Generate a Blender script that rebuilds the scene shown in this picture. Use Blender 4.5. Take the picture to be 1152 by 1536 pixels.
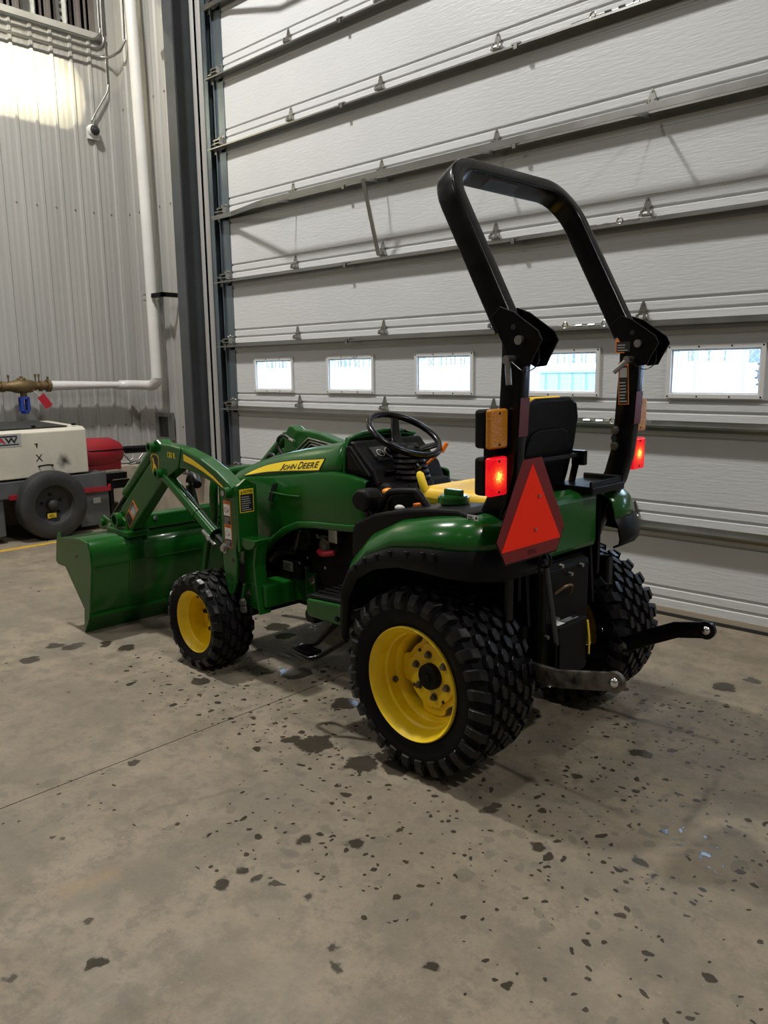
import bpy, bmesh, math, random
from mathutils import Vector, Matrix, Euler
random.seed(7)
R = math.radians
S = bpy.context.scene
COL = S.collection
for o in list(bpy.data.objects):
    bpy.data.objects.remove(o)

# ------------------------------------------------------------------ camera
CAM_H = 1.38
def set_camera():
    f, yaw, pitch, roll = 1195.0, R(-43.54), R(10.11), R(-0.76)
    cy, sy = math.cos(yaw), math.sin(yaw)
    fh = Vector((sy, cy, 0)); rt = Vector((cy, -sy, 0)); up = Vector((0, 0, 1))
    fw = fh*math.cos(pitch) - up*math.sin(pitch); u = up*math.cos(pitch) + fh*math.sin(pitch)
    r2 = rt*math.cos(roll) + u*math.sin(roll); u2 = u*math.cos(roll) - rt*math.sin(roll)
    cam = bpy.data.cameras.new('camera'); ob = bpy.data.objects.new('camera', cam); COL.objects.link(ob)
    cam.sensor_fit = 'VERTICAL'; cam.sensor_height = 36.0; cam.sensor_width = 27.0
    cam.lens = 36.0*f/1536.0; cam.clip_start = 0.05; cam.clip_end = 400
    m = Matrix((r2, u2, -fw)).transposed().to_4x4(); m.translation = Vector((0, 0, CAM_H))
    ob.matrix_world = m
    S.camera = ob
set_camera()

# ------------------------------------------------------------------ world, exposure
w = bpy.data.worlds.new('world'); S.world = w; w.use_nodes = True
bg = w.node_tree.nodes['Background']; bg.inputs[0].default_value = (0.62, 0.78, 1.0, 1); bg.inputs[1].default_value = 8.0
S.view_settings.view_transform = 'Standard'; S.view_settings.look = 'None'
S.view_settings.gamma = 1.0; S.view_settings.use_curve_mapping = False
S.view_settings.exposure = 0.05

# ------------------------------------------------------------------ ceiling lamps (high-bay panels)
LAMPS = [(-5.1, 1.75, 6.5, 300), (-1.3, 1.6, 6.5, 70), (3.2, 1.8, 6.5, 190),
         (-5.6, -3.2, 6.5, 110), (-0.6, -3.2, 6.5, 8), (3.6, -3.2, 6.5, 12)]
def area(name, loc, size, power, color, rot=(0, 0, 0), sy=None):
    l = bpy.data.lights.new(name, 'AREA'); l.shape = 'RECTANGLE'; l.size = size; l.size_y = sy or size
    l.energy = power; l.color = color
    o = bpy.data.objects.new(name, l); COL.objects.link(o); o.location = loc; o.rotation_euler = rot
    return o
for i, (x, y, z, p) in enumerate(LAMPS):
    area('high_bay_light', (x, y, z), 0.30, p, (1.0, 0.975, 0.93), sy=0.30)
# flood lamp high on the left that throws the bright patch on the liner panels
FLOOD = Vector((-6.70, 2.85, 5.05))
def flood():
    l = bpy.data.lights.new('wall_flood_light', 'SPOT'); l.energy = 1150; l.color = (1.0, 0.90, 0.60)
    l.spot_size = R(150); l.spot_blend = 0.0; l.shadow_soft_size = 0.012
    o = bpy.data.objects.new('wall_flood_light', l); COL.objects.link(o)
    d = (Vector((-7.65, 2.85, 3.98))-FLOOD).normalized()
    o.location = FLOOD; o.rotation_euler = d.to_track_quat('-Z', 'Y').to_euler()
flood()

# ------------------------------------------------------------------ helpers
class MB:
    def __init__(s): s.v = []; s.f = []; s.m = []
    def add(s, vs, fs, mi=0):
        b = len(s.v); s.v += [tuple(v) for v in vs]
        for q in fs: s.f.append([b+i for i in q]); s.m.append(mi)
        return s
    def box(s, c, d, rot=None, mi=0, taper=1.0):
        hx, hy, hz = d[0]/2, d[1]/2, d[2]/2
        vs = [Vector((sx*hx*(taper if sz > 0 else 1), sy*hy*(taper if sz > 0 else 1), sz*hz)) for sz in (-1, 1) for sy in (-1, 1) for sx in (-1, 1)]
        if rot is not None:
            e = Euler(rot).to_matrix(); vs = [e @ v for v in vs]
        c = Vector(c); vs = [v+c for v in vs]
        return s.add(vs, [(0, 2, 3, 1), (4, 5, 7, 6), (0, 1, 5, 4), (2, 6, 7, 3), (0, 4, 6, 2), (1, 3, 7, 5)], mi)
    def bb(s, x0, x1, y0, y1, z0, z1, mi=0):
        return s.box(((x0+x1)/2, (y0+y1)/2, (z0+z1)/2), (abs(x1-x0), abs(y1-y0), abs(z1-z0)), None, mi)
    def prism(s, pts, axis, a, b, mi=0):
        def P(p, t):
            return (p[0], t, p[1]) if axis == 'y' else ((t, p[0], p[1]) if axis == 'x' else (p[0], p[1], t))
        n = len(pts); vs = [P(p, a) for p in pts]+[P(p, b) for p in pts]
        fs = [tuple(range(n))[::-1], tuple(range(n, 2*n))]+[(i, (i+1) % n, n+(i+1) % n, n+i) for i in range(n)]
        return s.add(vs, fs, mi)
    def frames(s, path, up):
        P = [Vector(p) for p in path]; out = []
        for i, p in enumerate(P):
            if i == 0: t = P[1]-P[0]
            elif i == len(P)-1: t = P[-1]-P[-2]
            else: t = (P[i+1]-p).normalized()+(p-P[i-1]).normalized()
            t = t.normalized()
            u = Vector(up)-t*t.dot(Vector(up))
            if u.length < 1e-4: u = t.orthogonal()
            u.normalize(); out.append((p, t, u, t.cross(u)))
        return out
    def sweep(s, path, sec, up=(0, 0, 1), caps=True, mi=0, scale=None, closed=False):
        fr = s.frames(path, up); n = len(sec); vs = []
        for k, (p, t, u, w_) in enumerate(fr):
            q = scale[k] if scale else 1.0
            vs += [p+(u*a+w_*b)*q for a, b in sec]
        m = len(fr); fs = []
        for k in range(m if closed else m-1):
            k2 = (k+1) % m
            fs += [(k*n+i, k*n+(i+1) % n, k2*n+(i+1) % n, k2*n+i) for i in range(n)]
        if caps and not closed: fs += [tuple(range(n))[::-1], tuple(range((m-1)*n, m*n))]
        return s.add(vs, fs, mi)
    def tube(s, path, r, n=10, up=(0.013, 0.021, 1), mi=0, closed=False):
        sc = list(r) if isinstance(r, (list, tuple)) else [r]*len(path)
        sec = [(math.cos(2*math.pi*i/n), math.sin(2*math.pi*i/n)) for i in range(n)]
        return s.sweep(path, sec, up, True, mi, sc, closed)
    def cyl(s, a, b, r, r2=None, n=16, mi=0):
        return s.tube([a, b], [r, r if r2 is None else r2], n, (0.3, 0.2, 1) if abs((Vector(b)-Vector(a)).normalized().z) < .9 else (1, 0.1, 0), mi)
    def lathe(s, prof, c, axis='y', n=32, mi=0, closed=False):
        c = Vector(c); vs = []; m = len(prof)
        for k in range(n):
            a = 2*math.pi*k/n; ca, sa = math.cos(a), math.sin(a)
            for h, r in prof:
                d = {'y': (r*ca, h, r*sa), 'x': (h, r*ca, r*sa), 'z': (r*ca, r*sa, h)}[axis]
                vs.append(c+Vector(d))
        fs = []
        for k in range(n):
            k2 = (k+1) % n
            for i in range(m if closed else m-1):
                i2 = (i+1) % m
                fs.append((k*m+i, k*m+i2, k2*m+i2, k2*m+i))
        return s.add(vs, fs, mi)
    def sph(s, c, r, n=12, mi=0, sc=(1, 1, 1)):
        prof = [(math.cos(math.pi*i/8), max(1e-4, math.sin(math.pi*i/8))) for i in range(9)]
        b = len(s.v); s.lathe(prof, (0, 0, 0), 'z', n, mi)
        c = Vector(c)
        for i in range(b, len(s.v)):
            v = s.v[i]; s.v[i] = (c.x+v[0]*r*sc[0], c.y+v[1]*r*sc[1], c.z+v[2]*r*sc[2])
        return s
    def loft(s, rows, mi=0, close=False):
        n = len(rows[0]); vs = [p for r in rows for p in r]; fs = []
        for k in range(len(rows)-1):
            for i in range(n if close else n-1):
                i2 = (i+1) % n
                fs.append((k*n+i, k*n+i2, (k+1)*n+i2, (k+1)*n+i))
        return s.add(vs, fs, mi)
    def cap(s, row, mi=0): return s.add(row, [tuple(range(len(row)))], mi)
    def build(s, name, mat, parent=None, smooth=38, bevel=0, seg=2, solid=0, sub=0, loc=None, weld=True):
        me = bpy.data.meshes.new(name); me.from_pydata(s.v, [], s.f)
        mats = mat if isinstance(mat, (list, tuple)) else [mat]
        for m_ in mats: me.materials.append(m_)
        me.polygons.foreach_set('material_index', s.m)
        bm = bmesh.new(); bm.from_mesh(me)
        if weld: bmesh.ops.remove_doubles(bm, verts=bm.verts, dist=1e-5)
        bmesh.ops.recalc_face_normals(bm, faces=bm.faces); bm.to_mesh(me); bm.free()
        if smooth:
            for p in me.polygons: p.use_smooth = True
            me.set_sharp_from_angle(angle=R(smooth))
        o = bpy.data.objects.new(name, me); COL.objects.link(o)
        if parent is not None: o.parent = parent
        if loc is not None: o.location = loc
        if solid:
            d = o.modifiers.new('thick', 'SOLIDIFY'); d.thickness = solid; d.offset = -1
        if bevel:
            d = o.modifiers.new('bevel', 'BEVEL'); d.width = bevel; d.segments = seg; d.limit_method = 'ANGLE'; d.angle_limit = R(40); d.harden_normals = bool(smooth)
        if sub:
            d = o.modifiers.new('sub', 'SUBSURF'); d.levels = sub; d.render_levels = sub
        return o

def tag(o, label, cat, group=None):
    o['label'] = label; o['category'] = cat
    if group: o['group'] = group
    return o
def lab(o, label): o['label'] = label; return o
def kind(o, k): o['kind'] = k; return o
def empty(name, loc=(0, 0, 0), rz=0):
    o = bpy.data.objects.new(name, None); COL.objects.link(o); o.location = loc; o.rotation_euler = (0, 0, rz)
    o.empty_display_size = 0.1
    return o
def copy(o, parent, loc=None, rot=None):
    c = o.copy(); COL.objects.link(c); c.parent = parent
    if loc is not None: c.location = loc
    if rot is not None: c.rotation_euler = rot
    return c

# ---- materials
def mat(name, col, rough=0.5, metal=0.0, spec=0.5, var=0.0, vscale=8.0, bump=0.0, bscale=60.0, coat=0.0, emis=None, estr=0.0, alpha=1.0, stretch=None, rvar=0.0):
    m = bpy.data.materials.new(name); m.use_nodes = True; nt = m.node_tree; b = nt.nodes['Principled BSDF']
    b.inputs['Base Color'].default_value = (*col, 1); b.inputs['Roughness'].default_value = rough
    b.inputs['Metallic'].default_value = metal; b.inputs['Specular IOR Level'].default_value = spec
    b.inputs['Coat Weight'].default_value = coat; b.inputs['Coat Roughness'].default_value = 0.08
    if emis: b.inputs['Emission Color'].default_value = (*emis, 1); b.inputs['Emission Strength'].default_value = estr
    if var or bump or rvar:
        tc = nt.nodes.new('ShaderNodeTexCoord'); src = tc.outputs['Object']
        if stretch:
            mp = nt.nodes.new('ShaderNodeMapping'); mp.inputs['Scale'].default_value = stretch
            nt.links.new(src, mp.inputs[0]); src = mp.outputs[0]
    if var:
        n = nt.nodes.new('ShaderNodeTexNoise'); n.inputs['Scale'].default_value = vscale; n.inputs['Detail'].default_value = 6
        nt.links.new(src, n.inputs['Vector'])
        r_ = nt.nodes.new('ShaderNodeMapRange'); r_.inputs[1].default_value = 0.3; r_.inputs[2].default_value = 0.7
        r_.inputs[3].default_value = 1-var; r_.inputs[4].default_value = 1+var
        nt.links.new(n.outputs[0], r_.inputs[0])
        mx = nt.nodes.new('ShaderNodeVectorMath'); mx.operation = 'SCALE'; mx.inputs[0].default_value = col
        nt.links.new(r_.outputs[0], mx.inputs['Scale']); nt.links.new(mx.outputs[0], b.inputs['Base Color'])
        if rvar:
            r3 = nt.nodes.new('ShaderNodeMapRange'); r3.inputs[1].default_value = 0.3; r3.inputs[2].default_value = 0.7
            r3.inputs[3].default_value = max(0.02, rough-rvar); r3.inputs[4].default_value = min(1, rough+rvar)
            nt.links.new(n.outputs[0], r3.inputs[0]); nt.links.new(r3.outputs[0], b.inputs['Roughness'])
    if bump:
        n2 = nt.nodes.new('ShaderNodeTexNoise'); n2.inputs['Scale'].default_value = bscale; n2.inputs['Detail'].default_value = 3
        nt.links.new(src, n2.inputs['Vector'])
        bp = nt.nodes.new('ShaderNodeBump'); bp.inputs['Strength'].default_value = bump; bp.inputs['Distance'].default_value = 0.003
        nt.links.new(n2.outputs[0], bp.inputs['Height']); nt.links.new(bp.outputs[0], b.inputs['Normal'])
    return m

M = {}
M['green'] = mat('green_paint', (0.0065, 0.082, 0.0085), 0.24, spec=.34, coat=0.25, var=0.06, vscale=3)
M['yellow'] = mat('yellow_paint', (0.95, 0.66, 0.008), 0.42, var=0.10, vscale=12, rvar=.05)
M['yellow_seat'] = mat('yellow_vinyl', (0.80, 0.50, 0.02), 0.45, bump=0.1, bscale=200)
M['rubber'] = mat('tire_rubber', (0.004, 0.004, 0.0045), 0.6, spec=.14, var=0.35, vscale=14, rvar=.15)
M['lug'] = mat('tread_rubber', (0.006, 0.006, 0.0065), 0.38, spec=.32, var=0.45, vscale=25, rvar=.2)
M['black'] = mat('black_paint', (0.002, 0.002, 0.0024), 0.24, spec=.26, var=.2, vscale=10, rvar=.06)
M['plastic'] = mat('black_plastic', (0.0035, 0.0035, 0.004), 0.45, spec=.18, bump=0.15, bscale=300)
M['dark'] = mat('dark_cast_iron', (0.003, 0.003, 0.0032), 0.6, spec=.2, var=.3, vscale=12)
M['steel'] = mat('bare_steel', (0.42, 0.41, 0.39), 0.32, 1.0, var=.2, vscale=20)
M['worn_steel'] = mat('worn_link_steel', (0.13, 0.118, 0.105), 0.45, .6, var=.6, vscale=28, rvar=.2)
M['galv'] = mat('galvanised_steel', (0.34, 0.34, 0.32), 0.32, 0.95, var=.07, vscale=6, rvar=.03)
M['track'] = mat('galvanised_track', (0.20, 0.24, 0.27), 0.38, 0.85, var=.25, vscale=9, stretch=(1, 1, .2))
M['red'] = mat('red_vinyl', (0.80, 0.02, 0.012), 0.5, spec=.3, emis=None)
M['smv_orange'] = mat('fluorescent_red_orange', (1.0, 0.035, 0.012), 0.8, spec=.12)
M['rod'] = mat('grey_rod', (.05, .05, .05), .35, .6)
M['smv_red'] = mat('dark_red_reflector', (0.17, 0.006, 0.008), 0.3, bump=.1, bscale=500)
M['refl_strip'] = mat('red_reflector_strip', (0.10, 0.008, 0.008), 0.4)
M['white_label'] = mat('white_label', (0.75, 0.75, 0.73), 0.5)
M['black_label'] = mat('black_label', (0.012, 0.012, 0.012), 0.45)
M['orange_label'] = mat('orange_label', (0.80, 0.20, 0.015), 0.5)
M['yellow_label'] = mat('yellow_label', (0.85, 0.62, 0.02), 0.45)
M['grey_label'] = mat('grey_label', (0.35, 0.35, 0.35), 0.5)
M['amber'] = mat('amber_lens', (0.55, 0.20, 0.008), 0.22, spec=.7, bump=1.0, bscale=150)
M['orange_knob'] = mat('orange_knob', (0.9, 0.30, 0.01), 0.4)
M['chrome'] = mat('chrome', (0.75, 0.75, 0.75), 0.15, 1.0)
M['gauge'] = mat('gauge_glass', (0.02, 0.022, 0.024), 0.12)
M['hose'] = mat('hydraulic_hose', (0.009, 0.009, 0.009), 0.4)

# ---- door skin: embossed, faint horizontal grain
def door_mat():
    m = mat('white_door_skin', (0.56, 0.57, 0.575), 0.38, var=.03, vscale=2); nt = m.node_tree; b = nt.nodes['Principled BSDF']
    tc = nt.nodes.new('ShaderNodeTexCoord'); mp = nt.nodes.new('ShaderNodeMapping'); mp.inputs['Scale'].default_value = (14, 1, 95)
    n = nt.nodes.new('ShaderNodeTexNoise'); n.inputs['Scale'].default_value = 1.0; n.inputs['Detail'].default_value = 3
    bp = nt.nodes.new('ShaderNodeBump'); bp.inputs['Strength'].default_value = .8; bp.inputs['Distance'].default_value = .0022
    nt.links.new(tc.outputs['Object'], mp.inputs[0]); nt.links.new(mp.outputs[0], n.inputs['Vector']); nt.links.new(n.outputs[0], bp.inputs['Height']); nt.links.new(bp.outputs[0], b.inputs['Normal'])
    return m
M['door'] = door_mat()
M['window_frame'] = mat('white_window_frame', (0.62, 0.62, 0.61), 0.4)
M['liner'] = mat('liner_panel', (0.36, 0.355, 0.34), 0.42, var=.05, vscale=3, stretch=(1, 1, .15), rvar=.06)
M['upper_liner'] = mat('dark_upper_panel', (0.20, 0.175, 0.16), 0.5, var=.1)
M['concrete'] = mat('curb_concrete', (0.36, 0.31, 0.25), 0.85, var=.2, vscale=5, bump=.4, bscale=30)
M['column'] = mat('dark_primer', (0.055, 0.06, 0.065), 0.55, var=.12, vscale=6)
M['pipe_white'] = mat('white_pipe_jacket', (0.62, 0.615, 0.60), 0.3, var=.06, vscale=4)
M['brass'] = mat('aged_brass', (0.16, 0.11, 0.05), 0.5, .6, var=.3, vscale=30)
M['blue'] = mat('blue_plastic', (0.02, 0.05, 0.30), 0.4)
M['redtag'] = mat('red_tag', (0.36, 0.008, 0.02), 0.5)
M['cream'] = mat('chipped_cream_paint', (0.52, 0.49, 0.41), 0.5, var=.12, vscale=4, rvar=.1)
M['grey_paint'] = mat('grey_paint', (0.075, 0.08, 0.085), 0.5, var=.2, vscale=5)
M['red_paint'] = mat('red_paint', (0.26, 0.008, 0.015), 0.42, var=.2, vscale=5)
M['old_rubber'] = mat('old_tire_rubber', (0.022, 0.022, 0.022), 0.7, var=.35, vscale=8)
M['ceiling'] = mat('ceiling_liner', (0.55, 0.55, 0.54), 0.6)
M['seal'] = mat('bottom_seal', (0.02, 0.02, 0.02), 0.7)
M['tan_seal'] = mat('tan_seal_strip', (0.34, 0.29, 0.22), 0.6)

def glass_mat():
    m = bpy.data.materials.new('window_glass'); m.use_nodes = True; nt = m.node_tree
    for n in list(nt.nodes): nt.nodes.remove(n)
    out = nt.nodes.new('ShaderNodeOutputMaterial'); t = nt.nodes.new('ShaderNodeBsdfTransparent'); g = nt.nodes.new('ShaderNodeBsdfGlossy')
    g.inputs['Roughness'].default_value = .03; mx = nt.nodes.new('ShaderNodeMixShader'); mx.inputs[0].default_value = .06
    t.inputs[0].default_value = (.93, .97, 1, 1)
    nt.links.new(t.outputs[0], mx.inputs[1]); nt.links.new(g.outputs[0], mx.inputs[2]); nt.links.new(mx.outputs[0], out.inputs[0])
    return m
M['glass'] = glass_mat()

# a tail lamp lens: glows round its bulb
def lens_mat():
    m = bpy.data.materials.new('red_tail_lens'); m.use_nodes = True; nt = m.node_tree; b = nt.nodes['Principled BSDF']
    b.inputs['Base Color'].default_value = (0.5, 0.005, 0.01, 1); b.inputs['Roughness'].default_value = .2
    tc = nt.nodes.new('ShaderNodeTexCoord'); ln = nt.nodes.new('ShaderNodeVectorMath'); ln.operation = 'LENGTH'
    nz = nt.nodes.new('ShaderNodeTexNoise'); nz.inputs['Scale'].default_value = 140
    nt.links.new(tc.outputs['Object'], nz.inputs['Vector']); nt.links.new(tc.outputs['Object'], ln.inputs[0])
    ad = nt.nodes.new('ShaderNodeMath'); ad.operation = 'MULTIPLY_ADD'; ad.inputs[1].default_value = .022; 
    nt.links.new(nz.outputs[0], ad.inputs[0]); nt.links.new(ln.outputs['Value'], ad.inputs[2])
    cr = nt.nodes.new('ShaderNodeValToRGB'); cr.color_ramp.elements[0].position = .24; cr.color_ramp.elements[0].color = (1, .55, .08, 1)
    cr.color_ramp.elements[1].position = .68; cr.color_ramp.elements[1].color = (.75, .004, .012, 1)
    e = cr.color_ramp.elements.new(.40); e.color = (1, .05, .01, 1)
    st = nt.nodes.new('ShaderNodeMapRange'); st.inputs[1].default_value = .012; st.inputs[2].default_value = .05; st.inputs[3].default_value = 9.0; st.inputs[4].default_value = .8
    sc = nt.nodes.new('ShaderNodeMath'); sc.operation = 'MULTIPLY'; sc.inputs[1].default_value = 10
    nt.links.new(ad.outputs[0], sc.inputs[0]); nt.links.new(sc.outputs[0], cr.inputs[0]); nt.links.new(ad.outputs[0], st.inputs[0])
    nt.links.new(cr.outputs[0], b.inputs['Emission Color']); nt.links.new(st.outputs[0], b.inputs['Emission Strength'])
    return m
M['tail'] = lens_mat()

# ---- concrete floor with wet prints
def floor_mat():
    m = bpy.data.materials.new('wet_concrete'); m.use_nodes = True; nt = m.node_tree; b = nt.nodes['Principled BSDF']
    N = nt.nodes.new; L = nt.links.new
    geo = N('ShaderNodeNewGeometry'); P = geo.outputs['Position']
    def noise(scale, detail=5, rough=.55, vec=None):
        n = N('ShaderNodeTexNoise'); n.inputs['Scale'].default_value = scale; n.inputs['Detail'].default_value = detail; n.inputs['Roughness'].default_value = rough
        L(vec or P, n.inputs['Vector']); return n.outputs[0]
    def rng(v, a, b_, c, d, smooth=True):
        n = N('ShaderNodeMapRange'); n.interpolation_type = 'SMOOTHSTEP' if smooth else 'LINEAR'
        for i, q in enumerate((a, b_, c, d)): n.inputs[i+1].default_value = q
        L(v, n.inputs[0]); return n.outputs[0]
    def math_(op, a, b_=None, c=None):
        n = N('ShaderNodeMath'); n.operation = op
        for i, q in enumerate((a, b_, c)):
            if q is None: continue
            if isinstance(q, (int, float)): n.inputs[i].default_value = q
            else: L(q, n.inputs[i])
        return n.outputs[0]
    def mixc(f, a, b_):
        n = N('ShaderNodeMix'); n.data_type = 'RGBA'
        L(f, n.inputs['Factor'])
        for k, q in ((6, a), (7, b_)):
            if isinstance(q, tuple): n.inputs[k].default_value = (*q, 1)
            else: L(q, n.inputs[k])
        return n.outputs[2]
    # warped position for blob edges
    wn = N('ShaderNodeTexNoise'); wn.inputs['Scale'].default_value = 9; wn.inputs['Detail'].default_value = 4; L(P, wn.inputs['Vector'])
    ws = N('ShaderNodeVectorMath'); ws.operation = 'MULTIPLY_ADD'; ws.inputs[1].default_value = (.09, .09, 0); L(wn.outputs['Color'], ws.inputs[0]); L(P, ws.inputs[2])
    W = ws.outputs[0]
    base = mixc(rng(noise(.8, 4), .35, .65, 0, 1), (.212, .174, .122), (.266, .219, .154))
    base = mixc(rng(noise(4.5, 6, .65), .40, .62, 0, 1), base, (.180, .150, .108))
    base = mixc(math_('MULTIPLY', rng(noise(13, 6, .75), .46, .64, 0, 1), .7), base, (.140, .118, .088))
    base = mixc(math_('MULTIPLY', rng(noise(60, 5, .8), .48, .72, 0, 1), .55), base, (.13, .112, .088))
    base = mixc(math_('MULTIPLY', rng(noise(110, 2, .5), .60, .75, 0, 1), .30), base, (.36, .30, .22))
    base = mixc(math_('MULTIPLY', rng(noise(1.7, 3), .56, .70, 0, 1), .35), base, (.33, .275, .195))
    # drips: voronoi dots, each cell with its own chance
    def dots(scale, thr, chance, jitter=1.0):
        v = N('ShaderNodeTexVoronoi'); v.voronoi_dimensions = '2D'; v.inputs['Scale'].default_value = scale; v.inputs['Randomness'].default_value = jitter
        L(W, v.inputs['Vector'])
        se = N('ShaderNodeSeparateColor'); L(v.outputs['Color'], se.inputs[0])
        rad = math_('MULTIPLY', se.outputs[1], thr)
        hit = rng(math_('SUBTRACT', rad, v.outputs['Distance']), -.03, .03, 0, 1)
        return hit, se.outputs[0], chance
    sep = N('ShaderNodeSeparateXYZ'); L(P, sep.inputs[0]); X, Y = sep.outputs[0], sep.outputs[1]
    def band(y0, hw, x0, x1):
        d = math_('ABSOLUTE', math_('SUBTRACT', Y, y0)); f = rng(d, hw*.5, hw, 1, 0)
        return math_('MULTIPLY', math_('MULTIPLY', f, rng(X, x0-.3, x0+.3, 0, 1)), rng(X, x1-.4, x1+.4, 1, 0))
    dens = math_('MAXIMUM', band(2.05, .55, -3.4, 3), band(2.9, .45, -3.4, 3))
    dens = math_('MAXIMUM', dens, band(1.55, .35, -1.9, 3))
    dens = math_('MAXIMUM', math_('MULTIPLY', dens, rng(noise(1.1, 2), .35, .6, .35, 1)), math_('MULTIPLY', rng(noise(1.3, 3), .5, .68, 0, .5), 1))
    def cut(d, k):
        hit, rnd, ch = d
        return math_('MULTIPLY', hit, math_('LESS_THAN', rnd, math_('MULTIPLY', dens, ch)))
    wet = math_('MAXIMUM', cut(dots(15, .28, .16), 0), cut(dots(24, .30, .22), 0)); wet = math_('MAXIMUM', wet, cut(dots(41, .32, .22), 0))
    damp = math_('MAXIMUM', cut(dots(17, .36, .45), 0), cut(dots(11, .33, .22), 0))
    # larger wet patches (x, y, radius)
    blobs = BLOBS
    acc = None
    for (bx, by, br) in blobs:
        d = N('ShaderNodeVectorMath'); d.operation = 'DISTANCE'; L(W, d.inputs[0]); d.inputs[1].default_value = (bx+.045, by+.045, 0)
        q = math_('SUBTRACT', br, d.outputs['Value'])
        acc = q if acc is None else math_('MAXIMUM', acc, q)
    n3 = noise(17, 4, .6)
    big = rng(math_('ADD', acc, math_('MULTIPLY', math_('SUBTRACT', n3, .5), .07)), .0, .012, 0, 1)
    wet = math_('MAXIMUM', wet, big)
    # a dark scuffed area behind the tractor and the long drag marks
    scuff = math_('MULTIPLY', rng(noise(2.2, 5, .6), .45, .7, 0, 1), .35)
    base = mixc(scuff, base, (.15, .132, .105))
    base = mixc(math_('MULTIPLY', damp, .50), base, (.105, .092, .072))
    base = mixc(math_('MULTIPLY', wet, .90), base, (.034, .028, .022))
    for (ax, ay), (bx, by), wd, cf, cc in SCRATCHES:
        ln = math.hypot(bx-ax, by-ay); ux, uy = (bx-ax)/ln, (by-ay)/ln
        def dot(dx, dy):
            n = N('ShaderNodeVectorMath'); n.operation = 'DOT_PRODUCT'; L(W, n.inputs[0]); n.inputs[1].default_value = (dx, dy, 0); return n.outputs['Value']
        tq = math_('SUBTRACT', dot(ux, uy), ax*ux+ay*uy+.045*(ux+uy)); dq = math_('ABSOLUTE', math_('SUBTRACT', dot(-uy, ux), -ax*uy+ay*ux+.045*(ux-uy)))
        f_ = math_('MULTIPLY', math_('MULTIPLY', rng(dq, 0, wd, 1, 0), rng(tq, 0, .1, 0, 1)), rng(tq, ln-.15, ln, 1, 0))
        base = mixc(math_('MULTIPLY', math_('MULTIPLY', f_, cf), rng(noise(20, 4, .7), .3, .6, .3, 1)), base, cc)
    L(base, b.inputs['Base Color'])
    rg = rng(noise(6, 5), .35, .65, .50, .72)
    rw = N('ShaderNodeMix'); L(wet, rw.inputs[0]); L(rg, rw.inputs[2]); rw.inputs[3].default_value = .13
    L(rw.outputs[0], b.inputs['Roughness'])
    bp = N('ShaderNodeBump'); bp.inputs['Strength'].default_value = .12; bp.inputs['Distance'].default_value = .004
    dry = math_('SUBTRACT', 1, wet)
    L(math_('MULTIPLY', noise(55, 6, .7), dry), bp.inputs['Height']); L(bp.outputs[0], b.inputs['Normal'])
    return m
BLOBS = [(-2.13, 1.84, .075), (-2.22, 1.81, .04), (-1.88, 1.85, .07), (-1.9, 1.81, .04), (-1.68, 1.4, .03), (-1.69, 1.11, .035), (-1.7, 1.18, .025), (-1.64, 1.2, .025), (-1.65, .74, .03), (-1.28, 1.16, .022),
         (-1.23, 1.12, .02), (-1.06, 1.27, .022), (-1.77, .58, .018), (-1.82, .79, .014), (-2.23, .91, .016), (-2.5, 1.31, .025), (-3.95, 1.68, .05), (-3.86, 1.73, .06), (-3.84, 1.5, .05), (-3.63, 1.9, .05),
         (-2.97, 1.9, .05), (-3.27, 2.06, .06), (-3.61, 2.46, .07), (-3.78, 1.87, .04), (-2.73, 2.25, .08), (-3.32, 2.63, .08), (-3.17, 2.55, .06), (-2.3, 2.18, .07), (-2.48, 1.84, .025), (-1.55, 1.48, .03),
         (-1.47, 1.25, .022), (-1.77, 1.92, .06), (-1.28, 2.27, .03), (-1.19, 2.58, .04), (-1.19, 3.4, .05), (-1.13, 3.56, .04), (-.77, 2.12, .02), (-.9, 1.99, .022), (-.85, 1.95, .022), (-1.15, 1.82, .025), (-1.37, 1.91, .025)]
SCRATCHES = [((-.87, 2.16), (-.92, 2.69), .022, .6, (.06, .052, .042)), ((-1.98, .75), (-1.93, 1.05), .07, .5, (.30, .20, .10)), ((-2.19, 1.10), (-2.02, 1.57), .018, .5, (.10, .085, .062)), ((-1.55, 1.98), (-1.24, 1.88), .06, .35, (.07, .06, .05))]
M['floor'] = floor_mat()

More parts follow.
